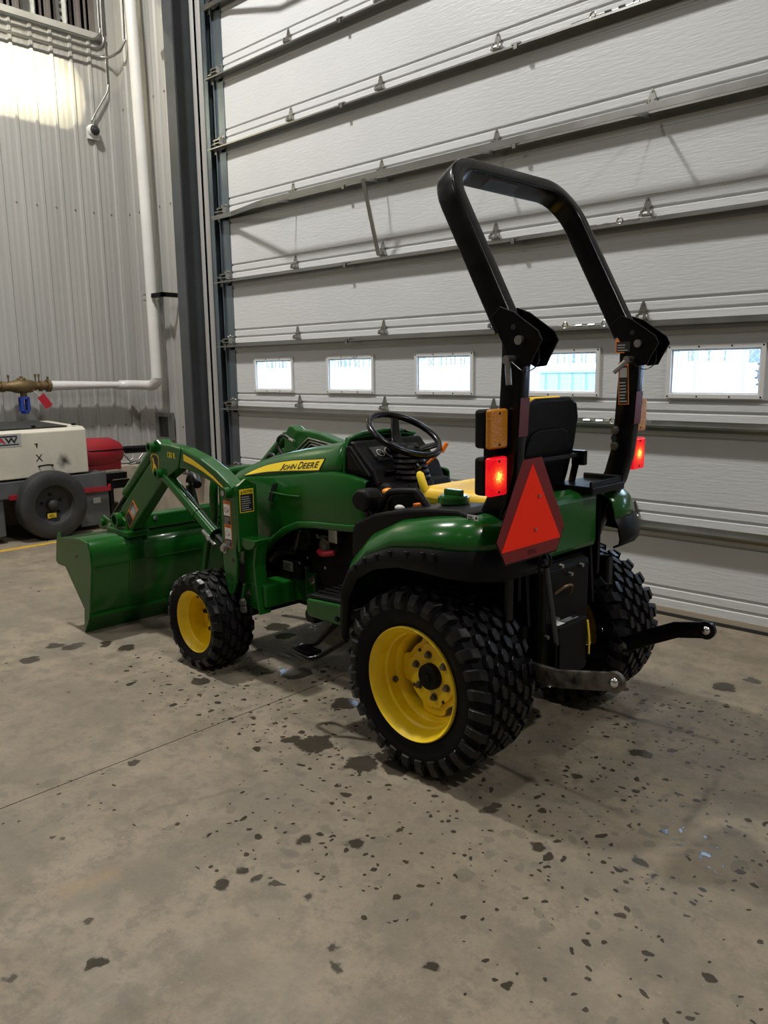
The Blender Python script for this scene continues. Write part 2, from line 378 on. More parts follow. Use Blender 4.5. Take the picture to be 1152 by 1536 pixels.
# ---- flat print helpers
_txt = {}
def text_geo(s, size=1.0, bold=0.0):
    k = (s, bold)
    if k not in _txt:
        c = bpy.data.curves.new('t', 'FONT'); c.body = s; c.size = 1.0; c.offset = bold; c.resolution_u = 3
        o = bpy.data.objects.new('t', c); COL.objects.link(o)
        dg = bpy.context.evaluated_depsgraph_get(); dg.update()
        me = bpy.data.meshes.new_from_object(o.evaluated_get(dg))
        vs = [v.co.copy() for v in me.vertices]; fs = [tuple(p.vertices) for p in me.polygons]
        bpy.data.objects.remove(o); bpy.data.curves.remove(c); bpy.data.meshes.remove(me)
        x0 = min(v.x for v in vs); x1 = max(v.x for v in vs); y0 = min(v.y for v in vs); y1 = max(v.y for v in vs)
        _txt[k] = ([((v.x-x0), (v.y-y0)) for v in vs], fs, x1-x0, y1-y0)
    return _txt[k]
class Decal:
    """a thin printed sheet: origin o, axes u, v (unit), normal n; shapes in metres"""
    def __init__(s, o, u, v):
        s.o = Vector(o); s.u = Vector(u).normalized(); v = Vector(v); s.v = (v-s.u*v.dot(s.u)).normalized(); s.n = s.u.cross(s.v); s.mb = MB(); s.mats = []; s.h = .0006
    def mi(s, m):
        if m not in s.mats: s.mats.append(m)
        return s.mats.index(m)
    def P(s, a, b, h): return s.o+s.u*a+s.v*b+s.n*h
    def poly(s, pts, m, lift=None):
        h = s.h if lift is None else lift
        n = len(pts); vs = [s.P(a, b, h) for a, b in pts]+[s.P(a, b, h-.0006) for a, b in pts]
        s.mb.add(vs, [tuple(range(n)), tuple(range(n, 2*n))[::-1]]+[(i, (i+1) % n, n+(i+1) % n, n+i) for i in range(n)], s.mi(m)); s.h += .0005
        return s
    def rect(s, a0, b0, a1, b1, m): return s.poly([(a0, b0), (a1, b0), (a1, b1), (a0, b1)], m)
    def ring(s, ca, cb, r0, r1, m, n=20):
        vs = []; 
        for i in range(n):
            t = 2*math.pi*i/n
            vs += [s.P(ca+r0*math.cos(t), cb+r0*math.sin(t), s.h), s.P(ca+r1*math.cos(t), cb+r1*math.sin(t), s.h)]
        s.mb.add(vs, [(2*i, 2*i+1, (2*i+3) % (2*n), (2*i+2) % (2*n)) for i in range(n)], s.mi(m)); s.h += .0003; return s
    def text(s, t, a, b, width, height, m, bold=0.0, slant=0.0):
        pts, fs, w_, h_ = text_geo(t, 1, bold)
        s.mb.add([s.P(a+x/w_*width+slant*y/h_*height, b+y/h_*height, s.h) for x, y in pts], fs, s.mi(m)); s.h += .0004; return s
    def lines(s, a0, b0, a1, b1, n, m, fill=.5, seed=1):
        rnd = random.Random(seed); dh = (b1-b0)/n
        for i in range(n):
            e = a1-(a1-a0)*rnd.random()*.35; h = s.h
            s.rect(a0, b0+i*dh, e, b0+i*dh+dh*fill, m); s.h = h
        s.h += .0003; return s
    def done(s, name, parent): return s.mb.build(name, s.mats, parent, smooth=0, weld=False)

# ================================================================== SETTING
JX = -2.54
fl = kind(MB().bb(-8.2, 7, -9, 4.6, -.20, -.03).build('floor', M['seal'], None, 0), 'structure')
MB().bb(-8.2, JX-.0025, -9, 4.27, -.03, 0).build('concrete_slab', M['floor'], fl, 0)
MB().bb(JX+.0025, 7, -9, 4.27, -.03, 0).build('concrete_slab', M['floor'], fl, 0)
M['floor_yellow'] = mat('yellow_floor_paint', (0.50, 0.30, 0.035), .6, var=.25, vscale=20)
tag(MB().bb(-6.515, -6.44, -6, 4.0, .0002, .0012).build('floor_line', M['floor_yellow'], None, 0), 'yellow painted line on the floor in front of the cream machine', 'floor line')
ce = kind(MB().bb(-8.2, 7, -9, 4.6, 6.6, 6.7).build('ceiling', M['ceiling'], None, 0), 'structure')
kind(MB().bb(7, 7.1, -9, 4.6, -.03, 6.6).build('wall_right', M['liner'], None, 0), 'structure')
kind(MB().bb(-8.2, 7, -9.1, -9, -.03, 6.6).build('wall_near', M['liner'], None, 0), 'structure')

# corrugated liner sheets: profile along t, height h towards the room
def rib_profile(t0, t1, pitch, rib=.015):
    pts = []; t = t0
    while t < t1-1e-6:
        e = min(t+pitch, t1); L_ = e-t
        for a, h in ((0, 0), (.012, rib), (.034, rib), (.046, 0), (.075, 0), (.080, .0014), (.095, .0014), (.100, 0), (.125, 0), (.130, .0014), (.145, .0014), (.150, 0)):
            if a < L_: pts.append((t+a, h))
        t = e
    pts.append((t1, 0)); return pts
def sheet(parent, axis, plane, sign, t0, t1, z0, z1, pitch=.185, m='liner'):
    mb = MB(); pr = rib_profile(t0, t1, pitch)
    def P(t, h, z): return (plane+sign*h, t, z) if axis == 'y' else (t, plane+sign*h, z)
    front = [[P(t, h, z0) for t, h in pr], [P(t, h, z1) for t, h in pr]]
    mb.loft(front)
    back = [[P(t0, -.012, z0), P(t1, -.012, z0)], [P(t0, -.012, z1), P(t1, -.012, z1)]]; mb.loft(back)
    return mb.build('wall_panel', M[m], parent, 20)
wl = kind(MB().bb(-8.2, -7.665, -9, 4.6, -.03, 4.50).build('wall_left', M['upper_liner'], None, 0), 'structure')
y = -2.065
while y < 4.2:
    sheet(wl, 'y', -7.65, 1, y, min(y+.9250, 4.30), .46, 4.52, pitch=.185); y += .925
MB().bb(-8.0, -7.655, 4.24, 4.339, 4.50, 4.56).build('ledge_end', M['liner'], wl, 0)
MB().bb(-8.0, -7.60, -9, 4.24, 4.50, 4.56).build('ledge_trim', M['liner'], wl, 0, bevel=.004)
MB().bb(-7.665, -7.53, -9, 4.15, 0, .45).build('concrete_curb', M['concrete'], wl, 0, bevel=.008)
MB().bb(-7.66, -7.61, -9, 4.28, .45, .468).build('base_trim', M['window_frame'], wl, 0)
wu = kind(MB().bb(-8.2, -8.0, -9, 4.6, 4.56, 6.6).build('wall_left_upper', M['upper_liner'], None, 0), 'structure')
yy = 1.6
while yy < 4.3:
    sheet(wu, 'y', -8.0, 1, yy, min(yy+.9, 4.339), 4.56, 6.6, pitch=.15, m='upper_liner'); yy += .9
wb = kind(MB().bb(-8.2, -6.02, 4.34, 4.6, -.03, 6.6).build('wall_back', M['liner'], None, 0), 'structure')
sheet(wb, 'x', 4.315, -1, -7.65, -6.73, .46, 6.6, pitch=.185)
sheet(wb, 'x', 4.315, -1, -6.73, -6.36, .46, 6.6, pitch=.185)
sheet(wb, 'x', 4.25, -1, -6.225, -6.02, .03, 6.6, pitch=.10)
MB().bb(-6.02, -5.72, 4.275, 4.34, .0, 6.6).build('jamb_stop', M['track'], wb, 0)
MB().bb(-6.225, -6.02, 4.25, 4.34, .0, 6.6).build('jamb_return', M['liner'], wb, 0)
MB().bb(-7.55, -6.0, 4.13, 4.34, 0, .45).build('concrete_curb', M['concrete'], wb, 0, bevel=.01)
MB().bb(-6.41, -6.385, 4.285, 4.315, .46, 6.6).build('edge_trim', M['window_frame'], wb, 0)
MB().bb(-7.665, -7.60, 4.24, 4.315, .46, 6.6).build('corner_trim', M['liner'], wb, 0, bevel=.004)
MB().bb(1.25, 7, 4.3, 4.6, -.03, 6.6).build('wall_panel', M['liner'], wb, 0)
MB().bb(-6.02, 1.25, 4.28, 4.6, 5.38, 6.6).build('wall_panel', M['liner'], wb, 0)
# screws of the liner, too small to pick apart
mb = MB()
for i in range(40):
    yv = -2.0+.185*i-.065+.14
    for zv in (2.93, .86):
        if yv < 4.25: mb.cyl((-7.652, yv, zv), (-7.642, yv, zv), .008, n=6)
kind(mb.build('screw_heads', M['steel'], wl, 0), 'stuff')
mb = MB()
for xv in (-7.52, -7.34, -7.15, -6.97, -6.78, -6.6):
    for zv in (2.93, .86, 3.9): mb.cyl((xv, 4.317, zv), (xv, 4.305, zv), .008, n=6)
kind(mb.build('screw_heads', M['steel'], wb, 0), 'stuff')

# ---------------- sectional overhead door
door = kind(empty('door_1', (0, 0, 0)), 'structure')
DX0, DX1, DY = -5.75, 1.24, 4.22
J = [.045, .52, 1.082, 1.62, 2.157, 2.692, 3.229, 3.772, 4.307, 4.842, 5.38]
STR = [.498, 1.061, 1.598, 2.135, 2.67, 3.207, 3.75, 4.285, 4.82]
WIN = [-5.49+.9005*i for i in range(7)]; WW = .505
def front_profile(z0, z1, zlo, zhi):
    base = [(z0, .0)]
    for g in (z0+.052, z0+.112): base += [(g-.011, 0), (g-.006, .009), (g+.006, .009), (g+.011, 0)]
    for g in (z1-.075,): base += [(g-.011, 0), (g-.005, .007), (g+.005, .007), (g+.011, 0)]
    base.append((z1, 0))
    pts = [(DY+d, z) for z, d in base if zlo-1e-6 <= z <= zhi+1e-6]
    if pts[0][1] > zlo+1e-4: pts.insert(0, (DY, zlo))
    if pts[-1][1] < zhi-1e-4: pts.append((DY, zhi))
    return pts
def panel_piece(mb, x0, x1, z0, z1, zlo, zhi):
    pr = front_profile(z0, z1, zlo, zhi); mb.prism(pr+[(DY+.05, zhi), (DY+.05, zlo)], 'x', x0, x1)
panels = []
for i in range(10):
    z0, z1 = J[i]+.0015, J[i+1]-.0015; mb = MB()
    if i == 2:
        a, b_ = 1.232, 1.468
        panel_piece(mb, DX0, DX1, z0, z1, z0, a); panel_piece(mb, DX0, DX1, z0, z1, b_, z1)
        xs = [DX0]
        for wx in WIN: xs += [wx+.022, wx+WW-.022]
        xs.append(DX1)
        for k in range(0, len(xs), 2): mb.bb(xs[k], xs[k+1], DY, DY+.05, a, b_)
    else: panel_piece(mb, DX0, DX1, z0, z1, z0, z1)
    p = mb.build('door_panel', M['door'], door, 25); panels.append(p)
    MB().bb(-5.868, -5.752, DY-.006, DY+.045, z0, z1).bb(-5.868, -5.86, DY-.022, DY-.006, z0, z1).build('end_stile', M['track'], p, 0)
for k, wx in enumerate(WIN):
    x0, x1, z0, z1 = wx, wx+WW, 1.21, 1.49; mb = MB()
    def mit(mb, y0, y1, a, w_):
        for (p, q) in (((x0+a, z0+a), (x1-a, z0+a)), ((x1-a, z0+a), (x1-a, z1-a)), ((x1-a, z1-a), (x0+a, z1-a)), ((x0+a, z1-a), (x0+a, z0+a))):
            dx, dz = (1 if q[0] > p[0] else -1 if q[0] < p[0] else 0), (1 if q[1] > p[1] else -1 if q[1] < p[1] else 0)
            nx, nz = -dz, dx
            pi = (p[0]+(dx+nx)*w_, p[1]+(dz+nz)*w_); qi = (q[0]+(-dx+nx)*w_, q[1]+(-dz+nz)*w_)
            mb.prism([p, q, qi, pi], 'y', y0, y1)
    mit(mb, DY-.016, DY+.001, 0, .024); mit(mb, DY-.004, DY+.052, .020, .012); mit(mb, DY+.05, DY+.066, .0, .034)
    fr = mb.build('window_frame', M['window_frame'], panels[2], 0, bevel=.002)
    MB().bb(x0+.028, x1-.028, DY+.032, DY+.036, z0+.028, z1-.028).build('window_pane', M['glass'], panels[2], 0)
    if k < 5:
        mb = MB()
        for t in (0, .33, .68, 1):
            for zz in (z0+.011, z1-.011): mb.cyl((x0+.012+t*(WW-.024), DY-.018, zz), (x0+.012+t*(WW-.024), DY-.014, zz), .0045, n=6)
        kind(mb.build('frame_screws', M['black'], panels[2], 0), 'stuff')
for i, z in enumerate(STR):
    poly = [(DY, z+.028), (DY-.006, z+.028), (DY-.006, z+.004), (DY-.070, z+.004), (DY-.070, z-.007), (DY-.067, z-.007), (DY-.067, z), (DY-.006, z), (DY-.006, z-.03), (DY, z-.03)]
    s_ = MB().prism(poly, 'x', -5.93, DX1).build('strut', M['galv'], door, 0)
# hinges
HX = [-4.92, -3.985, -3.025, -2.04, -1.07, -.1]
def hinge_mesh():
    mb = MB()
    mb.prism([(-.032, 0), (.032, 0), (.030, .022), (.010, .085), (.004, .098), (-.004, .098), (-.010, .085), (-.030, .022)], 'y', -.007, 0)
    mb.cyl((-.036, -.018, .012), (.036, -.018, .012), .014, n=10)
    mb.prism([(-.034, -.0), (-.014, 0), (-.014, .03), (-.026, .026)], 'y', -.034, -.006); mb.prism([(.034, 0), (.014, 0), (.014, .03), (.026, .026)], 'y', -.034, -.006)
    mb.bb(-.030, .030, -.006, 0, -.055, 0)
    for x_, z_ in ((0, .085), (-.014, .045), (.014, .045)): mb.cyl((x_, -.012, z_), (x_, -.006, z_), .006, n=6)
    return mb
h0 = hinge_mesh().build('hinge', M['galv'], door, 30); first = True
for i, z in enumerate(STR):
    for x in HX:
        o = h0 if first else copy(h0, door); first = False
        o.location = (x, DY, z+.034)
# roller brackets on the left ends
def bracket_mesh():
    mb = MB(); mb.bb(-.10, 0, -.008, 0, -.03, .075); mb.bb(-.10, -.01, -.055, -.008, .01, .018); mb.bb(-.10, -.01, -.055, -.008, .035, .043)
    mb.cyl((-.18, -.012, .026), (.0, -.012, .026), .0075, n=8); mb.cyl((-.20, .012, .026), (-.18, .012, .026), .022, n=14)
    mb.bb(-.012, -.006, -.055, -.008, .0, .05); mb.bb(-.08, -.074, -.055, -.008, .0, .05)
    for x_, z_ in ((-.02, .06), (-.08, .06), (-.05, .068)): mb.cyl((x_, -.014, z_), (x_, -.006, z_), .007, n=6)
    return mb
b0 = bracket_mesh().build('roller_bracket', M['galv'], door, 30); first = True
for z in STR+[.10]:
    o = b0 if first else copy(b0, door); first = False
    o.location = (-5.755, DY-.006, z+.02)
# track, jamb angle
mb = MB(); mb.bb(-6.018, -6.010, 4.205, 4.25, 0, 6.0); mb.bb(-6.018, -5.965, 4.245, 4.25, 0, 6.0)
mb.build('track_angle', M['track'], door, 0)
mb = MB(); mb.prism([(-5.985, 4.262), (-5.935, 4.262), (-5.935, 4.257), (-5.98, 4.257), (-5.98, 4.197), (-5.935, 4.197), (-5.935, 4.192), (-5.985, 4.192)], 'z', .06, 6.0)
mb.build('roller_track', M['track'], door, 0)
mb = MB()
for i in range(24): mb.cyl((-6.012, 4.215+.02*(i % 2), .25+.24*i), (-6.004, 4.215+.02*(i % 2), .25+.24*i), .006, n=6)
kind(mb.build('track_bolts', M['dark'], door, 0), 'stuff')
# bottom seal
MB().bb(DX0, DX1, DY-.004, DY+.05, .018, .046).build('bottom_rail', M['tan_seal'], door, 0)
MB().bb(DX0, DX1, DY-.012, DY+.05, .0, .018).build('bottom_seal', M['seal'], door, 0)
# trusses: a flat bar standing off the strut
for z, br in ((2.67, True), (4.285, False)):
    zc = z-.023; YB = 4.0
    sec = [(-.018, -.004), (.018, -.004), (.018, .004), (-.018, .004)]
    MB().sweep([(-5.90, 4.152, z-.01), (-5.62, 4.140, z-.012), (-5.02, YB, zc), (DX1, YB, zc)], sec).build('truss_bar', M['galv'], door, 0)
    for x in HX+[.9]:
        MB().sweep([(x+.02, 4.17, z-.012), (x-.02, YB+.005, zc)], [(-.012, -.003), (.012, -.003), (.012, .003), (-.012, .003)]).build('truss_spacer', M['galv'], door, 0)
    if br:
        for x in (-3.95, -.12):
            MB().sweep([(x, YB-.006, zc-.01), (x-.03, 4.165, 2.172)], [(-.004, -.016), (.004, -.016), (.004, .016), (-.004, .016)], up=(0, 1, 0)).build('truss_brace', M['galv'], door, 0)
# small splice clips on the struts
for z in STR[2:]:
    for x in (-4.30, -2.85):
        MB().bb(x-.03, x+.03, DY-.076, DY-.03, z+.004, z+.012).bb(x-.012, x+.012, DY-.078, DY-.066, z-.022, z+.012).build('splice_clip', M['galv'], door, 0)
# tie cable with eye bolts lying on the struts
def tie(x0, z):
    mb = MB(); y0 = DY-.055; zz = z+.016
    mb.tube([(x0+.08*i, y0, zz+.004*math.sin(i*1.3)) for i in range(8)], .004, 6)
    for c in (.13, .38):
        mb.tube([(x0+c+.017*math.cos(t*.6283), y0, zz+.006+.017*math.sin(t*.6283)) for t in range(10)], .005, 6, up=(0, 1, 0), closed=True)
    for c in (.22, .3, .47): mb.cyl((x0+c-.02, y0, zz), (x0+c+.02, y0, zz), .008, n=8)
    mb.build('tie_cable', M['chrome'], door, 40)
tie(-2.62, 1.598); tie(-2.55, 1.061); tie(-2.55, 2.135); tie(-2.5, 3.207)

# ---------------- outdoors
snow = mat('snow', (0.86, 0.89, 0.94), .8, var=.02)
mb = MB(); rows = []
for yv, zv in ((4.65, -.1), (8, -.05), (13, .25), (20, .7), (30, 1.15), (45, 1.5), (80, 1.6), (140, 1.6)):
    rows.append([(xv, yv, zv+(.18*math.sin(xv*.5+yv) if yv > 10 else 0)) for xv in range(-120, 41, 4)])
mb.loft(rows)
tag(kind(mb.build('snow_ground', snow, None, 60), 'stuff'), 'white snow outside the door windows', 'snow')
tree_m = mat('far_trees', (0.13, 0.15, 0.19), .9)
mb = MB(); rnd = random.Random(3)
for i in range(360):
    x = -120+rnd.random()*130; yv = 52+rnd.random()*14; h = 2.2+rnd.random()*2.4; z0 = 1.4
    mb.cyl((x, yv, z0), (x, yv, z0+h), .10, .03, n=5)
    for k in range(5):
        a = rnd.random()*6.3; t = .3+.6*rnd.random()
        mb.cyl((x, yv, z0+h*t), (x+math.cos(a)*.7, yv+math.sin(a)*.3, z0+h*(t+.2)), .04, .01, n=4)
tag(kind(mb.build('tree_line', tree_m, None, 0), 'stuff'), 'distant bare tree line beyond the snow seen through the windows', 'trees')
fence = empty('chain_link_fence', (-9, 17, .4)); tag(fence, 'grey chain link fence on the snow outside', 'fence')
fm = mat('fence_wire', (.30, .34, .40), .5, .5)
mb = MB()
for i in range(-8, 13):
    MB().cyl((i*1.0, 0, 0), (i*1.0, 0, 1.9), .03, n=8).build('fence_post', fm, fence, 40)
MB().cyl((-8, 0, 1.9), (12, 0, 1.9), .022, n=8).build('top_rail', fm, fence, 40)
for i in range(-60, 81):
    x = i*.16
    mb.tube([(x, 0, 0), (x+1.85, .0, 1.85)], .004, 3); mb.tube([(x+1.85, .01, 0), (x, .01, 1.85)], .004, 3)
kind(mb.build('wire_mesh', fm, fence, 0), 'stuff')
ct = empty('waste_container', (-8.2, 14.5, .2)); tag(ct, 'teal waste container standing in the snow outside', 'container')
tm = mat('teal_paint', (.24, .38, .40), .5)
MB().box((0, 0, .55), (1.5, 1.0, 1.05)).build('body', tm, ct, 0, bevel=.03)
for i in range(5): MB().box((-.6+.3*i, -.52, .55), (.05, .05, 1.0)).build('rib', tm, ct, 0)
MB().box((0, 0, 1.11), (1.56, 1.06, .07)).build('rim', tm, ct, 0, bevel=.01)
ty = empty('loader_tire', (-6.0, 19.5, .62)); tag(ty, 'big treaded tire standing outside behind the rightmost window', 'tire')
tyb = MB().lathe([(-.2, .30), (-.22, .42), (-.18, .52), (0, .55), (.18, .52), (.22, .42), (.2, .30)], (0, 0, .55), 'y', 40, closed=True).build('tire', mat('outdoor_rubber', (.05, .05, .055), .7), ty)
for k in range(22):
    a = 2*math.pi*k/22
    MB().box((math.sin(a)*.555, 0, .55+math.cos(a)*.555), (.05, .38, .05), rot=(0, a, 0)).build('tread_bar', tyb.data.materials[0], tyb, 0)

# ================================================================== THINGS ON THE WALLS
col_ = empty('steel_column', (0, 0, 0)); tag(col_, 'dark grey steel H column between the liner panels beside the overhead door', 'column')
MB().bb(-6.36, -6.225, 4.065, 4.08, .47, 6.59).build('flange', M['column'], col_, 0)
MB().bb(-6.36, -6.225, 4.30, 4.314, .47, 6.59).build('flange', M['column'], col_, 0)
MB().bb(-6.297, -6.287, 4.08, 4.30, .47, 6.59).build('web', M['column'], col_, 0)
MB().bb(-6.40, -6.18, 4.03, 4.33, .451, .47).build('base_plate', M['column'], col_, 0)
for x in (-6.38, -6.2):
    MB().cyl((x, 4.05, .46), (x, 4.05, .50), .011, n=6).build('anchor_bolt', M['brass'], col_, 0)
MB().bb(-6.385, -6.362, 4.08, 4.31, .47, 6.59).build('flashing', M['galv'], col_, 0)

MB().prism([(-6.74, 4.20), (-6.38, 4.335), (-6.38, 4.27), (-6.72, 4.13)], 'y', 4.27, 4.275).build('clip_plate', M['galv'], col_, 0)
pipe = empty('drain_pipe', (0, 0, 0)); tag(pipe, 'white jacketed pipe running along the wall and up the corner', 'pipe')
def arc(c, a, b, n=7):
    c = Vector(c); a = Vector(a); b = Vector(b); return [c+a*math.cos(math.pi/2*i/n)+b*math.sin(math.pi/2*i/n) for i in range(n+1)]
pth = [(-7.5, 3.36, 1.275), (-7.5, 4.02, 1.268)]+arc((-7.37, 4.02, 1.266), (-.13, 0, 0), (0, .13, 0))+[(-7.05, 4.15, 1.262)]
MB().tube(pth, .046, 14).build('horizontal_run', M['pipe_white'], pipe, 60)
MB().tube([(-7.06, 4.15, 1.262)]+arc((-7.04, 4.15, 1.362), (0, 0, -.10), (.10, 0, 0)), .052, 14).build('elbow', M['pipe_white'], pipe, 60)
MB().tube([(-6.94, 4.15, 1.33), (-6.945, 4.15, 2.4), (-6.965, 4.15, 3.6), (-6.99, 4.15, 4.7), (-7.01, 4.15, 6.59)], .052, 14, up=(1, 0, 0)).build('riser', M['pipe_white'], pipe, 60)
MB().bb(-6.885, -6.70, 4.11, 4.15, 2.075, 2.115).bb(-6.72, -6.70, 4.11, 4.315, 2.075, 2.115).build('strut_bracket', M['dark'], pipe, 0)
MB().bb(-7.06, -6.99, 4.13, 4.30, 2.06, 2.07).bb(-7.06, -6.99, 4.13, 4.30, 2.11, 2.12).build('clamp', M['galv'], pipe, 0)

val = empty('backflow_valve', (-7.5, 3.1, 1.275)); tag(val, 'aged brass backflow valve with a blue cup at the end of the white pipe', 'valve')
MB().lathe([(-.45, .035), (-.20, .035), (-.20, .05), (-.17, .05), (-.17, .04), (-.11, .045), (-.06, .062), (.0, .066), (.06, .06), (.11, .045), (.12, .035), (.15, .035), (.15, .05), (.17, .05), (.17, .04), (.22, .04), (.22, .058), (.25, .058), (.25, .02)], (0, 0, 0), 'y', 18).build('body', M['brass'], val, 40)
MB().cyl((0, -.01, .04), (0, -.01, .075), .045, .036).cyl((0, -.01, .075), (0, -.01, .09), .016).build('bonnet', M['brass'], val, 40)
for yv, zt in ((-.125, .105), (.12, .11), (.152, .11), (.235, .085)):
    MB().cyl((0, yv, .03), (0, yv, zt-.02), .006, n=8).cyl((0, yv, zt-.025), (0, yv, zt), .011, n=8).build('test_cock', M['brass'], val, 40)
MB().cyl((0, 0, -.05), (0, 0, -.10), .03).build('relief_port', M['brass'], val, 40)
mb = MB(); mb.cyl((0, 0, -.095), (0, 0, -.115), .048, n=18).cyl((0, 0, -.215), (0, 0, -.235), .045, .04, n=18).cyl((0, 0, -.235), (0, 0, -.25), .034, n=18)
for k in range(4):
    a = math.pi/4+k*math.pi/2; mb.box((math.cos(a)*.042, math.sin(a)*.042, -.165), (.014, .022, .12), rot=(0, 0, a))
mb.build('air_gap_cup', M['blue'], val, 40)
tg = empty('valve_tag', (-7.40, 3.22, 1.20)); tag(tg, 'red paper tag hanging from the brass valve', 'tag')
MB().box((0, .03, -.065), (.002, .075, .13), rot=(R(35), 0, 0)).build('card', M['redtag'], tg, 0)
MB().tube([(-.05, -.05, .04), (-.01, -.02, .0), (0, -.005, -.01)], .0015, 5).build('string', M['white_label'], tg, 40)

vb = empty('wall_opening_box', (-7.05, 4.29, .86)); tag(vb, 'small grey framed black opening in the liner beside the column', 'wall box')
mb = MB(); mb.bb(-.15, .15, -.03, 0, .095, .135).bb(-.15, .15, -.03, 0, -.135, -.11).bb(-.15, -.09, -.03, 0, -.11, .095).bb(.08, .15, -.03, 0, -.11, .095)
mb.build('frame', M['galv'], vb, 0, bevel=.003)
MB().bb(-.09, .08, -.012, -.008, -.11, .095).build('opening', M['black_label'], vb, 0)

cam_ = empty('security_camera', (-7.625, 4.03, 3.67)); tag(cam_, 'small white dome security camera on the left wall', 'security camera')
MB().lathe([(0, .062), (.02, .062), (.035, .055), (.05, .05), (.06, .048)], (0, 0, 0), 'x', 24).bb(-.002, .02, -.06, .06, -.075, .03).build('housing', M['window_frame'], cam_, 30)
lab(MB().sph((.058, 0, -.006), .044, mi=0).build('dome_lens', M['gauge'], cam_, 60), 'black dome lens')
MB().cyl((.08, .0, .0), (.09, 0, 0), .02).build('lens', M['black'], cam_, 40)

def conduit(path, label, r=.012):
    mb = MB().tube(path, r, 8); o = mb.build('conduit', M['galv'], None, 60); tag(o, label, 'conduit', None); return o
for i, (zz, yb, lb) in enumerate(((4.475, 4.16, 'topmost of the three grey conduits along the left wall'), (4.405, 4.19, 'middle one of the three grey conduits along the left wall'), (4.335, 4.12, 'lowest of the three grey conduits along the left wall'))):
    if i < 2:
        c_ = [(-7.58, -2, zz), (-7.58, yb-.12, zz)]+arc((-7.58, yb-.12, zz+.12), (0, 0, -.12), (0, .12, 0))+[(-7.58, yb, 6.5)]
    else:
        c_ = [(-7.58, -2, zz), (-7.58, 4.05, zz)]+arc((-7.46, 4.05, zz), (-.12, 0, 0), (0, .15, 0))+[(-7.34, 4.22, zz+.02)]+[(-7.31, 4.26, zz+.12), (-7.31, 4.26, 6.5)]
    conduit(c_, lb)
conduit([(-7.60, 4.215, 6.5), (-7.60, 4.215, 4.12), (-7.60, 4.20, 4.05), (-7.60, 4.06, 3.83), (-7.60, 4.02, 3.76), (-7.60, 4.02, 3.70)], 'thin grey conduit dropping down the corner to the security camera', .010)
for yv, lb, w_ in ((3.62, 'plain galvanised channel standing on the ledge above the left wall', .05), (3.93, 'perforated galvanised channel above the left wall next to the corner', .045)):
    mb = MB().bb(-7.93, -7.88, yv-w_, yv+w_, 4.565, 6.55).bb(-7.93, -7.84, yv+w_-.01, yv+w_, 4.565, 6.55)
    ch = mb.build('steel_channel', M['galv'], None, 0); tag(ch, lb, 'channel')
    if yv > 3.8:
        m2 = MB()
        for k in range(30): m2.bb(-7.8795, -7.878, yv-.012, yv+.012, 4.6+.065*k, 4.635+.065*k)
        kind(m2.build('slots', M['black_label'], ch, 0), 'stuff')

# flood lamp above the frame: a flared housing whose mouth cuts the beam to an oblong on the wall
fl_mat = mat('flood_housing', (.02, .02, .02), .7)
fo = empty('flood_lamp', FLOOD); tag(fo, 'black wall flood lamp with a flared mouth above the left wall', 'flood lamp')
def beam(t):
    out = []
    for yv, zv in ((1.5, 3.66), (3.80, 3.66), (3.93, 3.74), (3.985, 3.90), (3.97, 4.10), (3.90, 4.22), (3.78, 4.26), (1.5, 4.26)):
        out.append((Vector((-7.65, yv, zv))-FLOOD)*t)
    return out
bt = -(Vector((-7.65, 2.85, 3.98))-FLOOD)*.06
mb = MB(); mb.loft([[p+bt for p in beam(.05)], beam(.06), beam(.30)], close=True); mb.cap([p+bt for p in beam(.05)])
mb.build('housing', fl_mat, fo, 0, solid=.002)
MB().cyl((0, 0, .08), (0, 0, 1.64), .012, n=8).build('hanger_rod', fl_mat, fo, 40)

# ================================================================== CREAM MACHINE ON A TRAILER
tr = empty('trailer_machine', (-6.7, 2.9, 0)); tag(tr, 'cream and grey machine on a single axle trailer along the left wall', 'trailer')
# local: x towards the room, y along the wall
MB().prism([(-.78, .53), (0, .53), (0, .905), (-.05, .93), (-.72, .955), (-.78, .93)], 'y', -1.5, .378).build('cabinet', M['cream'], tr, 0, bevel=.008)
lid = MB().prism([(-.74, .955), (-.05, .934), (-.045, .942), (-.74, .965)], 'y', -1.5, .24).build('lid', M['old_rubber'], tr, 0)
for yv in (-.44, -.05, .30): MB().box((-.06, yv, .95), (.03, .03, .018)).build('latch', M['black'], tr, 0, bevel=.003)
d = Decal((.0015, -.53, .80), (0, 1, 0), (0, 0, 1))
d.rect(0, 0, .345, .105, M['grey_label']).rect(.13, .012, .325, .022, M['black_label']).rect(.13, .078, .315, .090, M['black_label'])
d.text('A', .145, .028, .075, .046, M['redtag'], .03).text('W', .212, .028, .105, .046, M['black_label'], .03)
lab(d.done('logo_plate', tr), 'grey plate with red and black letters')
d = Decal((.0015, -.05, .66), (0, 1, 0), (0, 0, 1)); d.text('X', -.03, 0, .06, .06, M['black_label'])
d.rect(-.03, .145, .0, .152, M['black_label']).rect(-.018, .118, -.006, .145, M['black_label']); d.done('paint_mark', tr)
MB().tube([(0, -.06, .618), (.03, -.055, .624), (.035, .0, .628), (.03, .05, .622), (0, .055, .614)], .007, 6).build('handle', M['black'], tr, 60)
sm = bpy.data.materials.new('soot'); sm.use_nodes = True
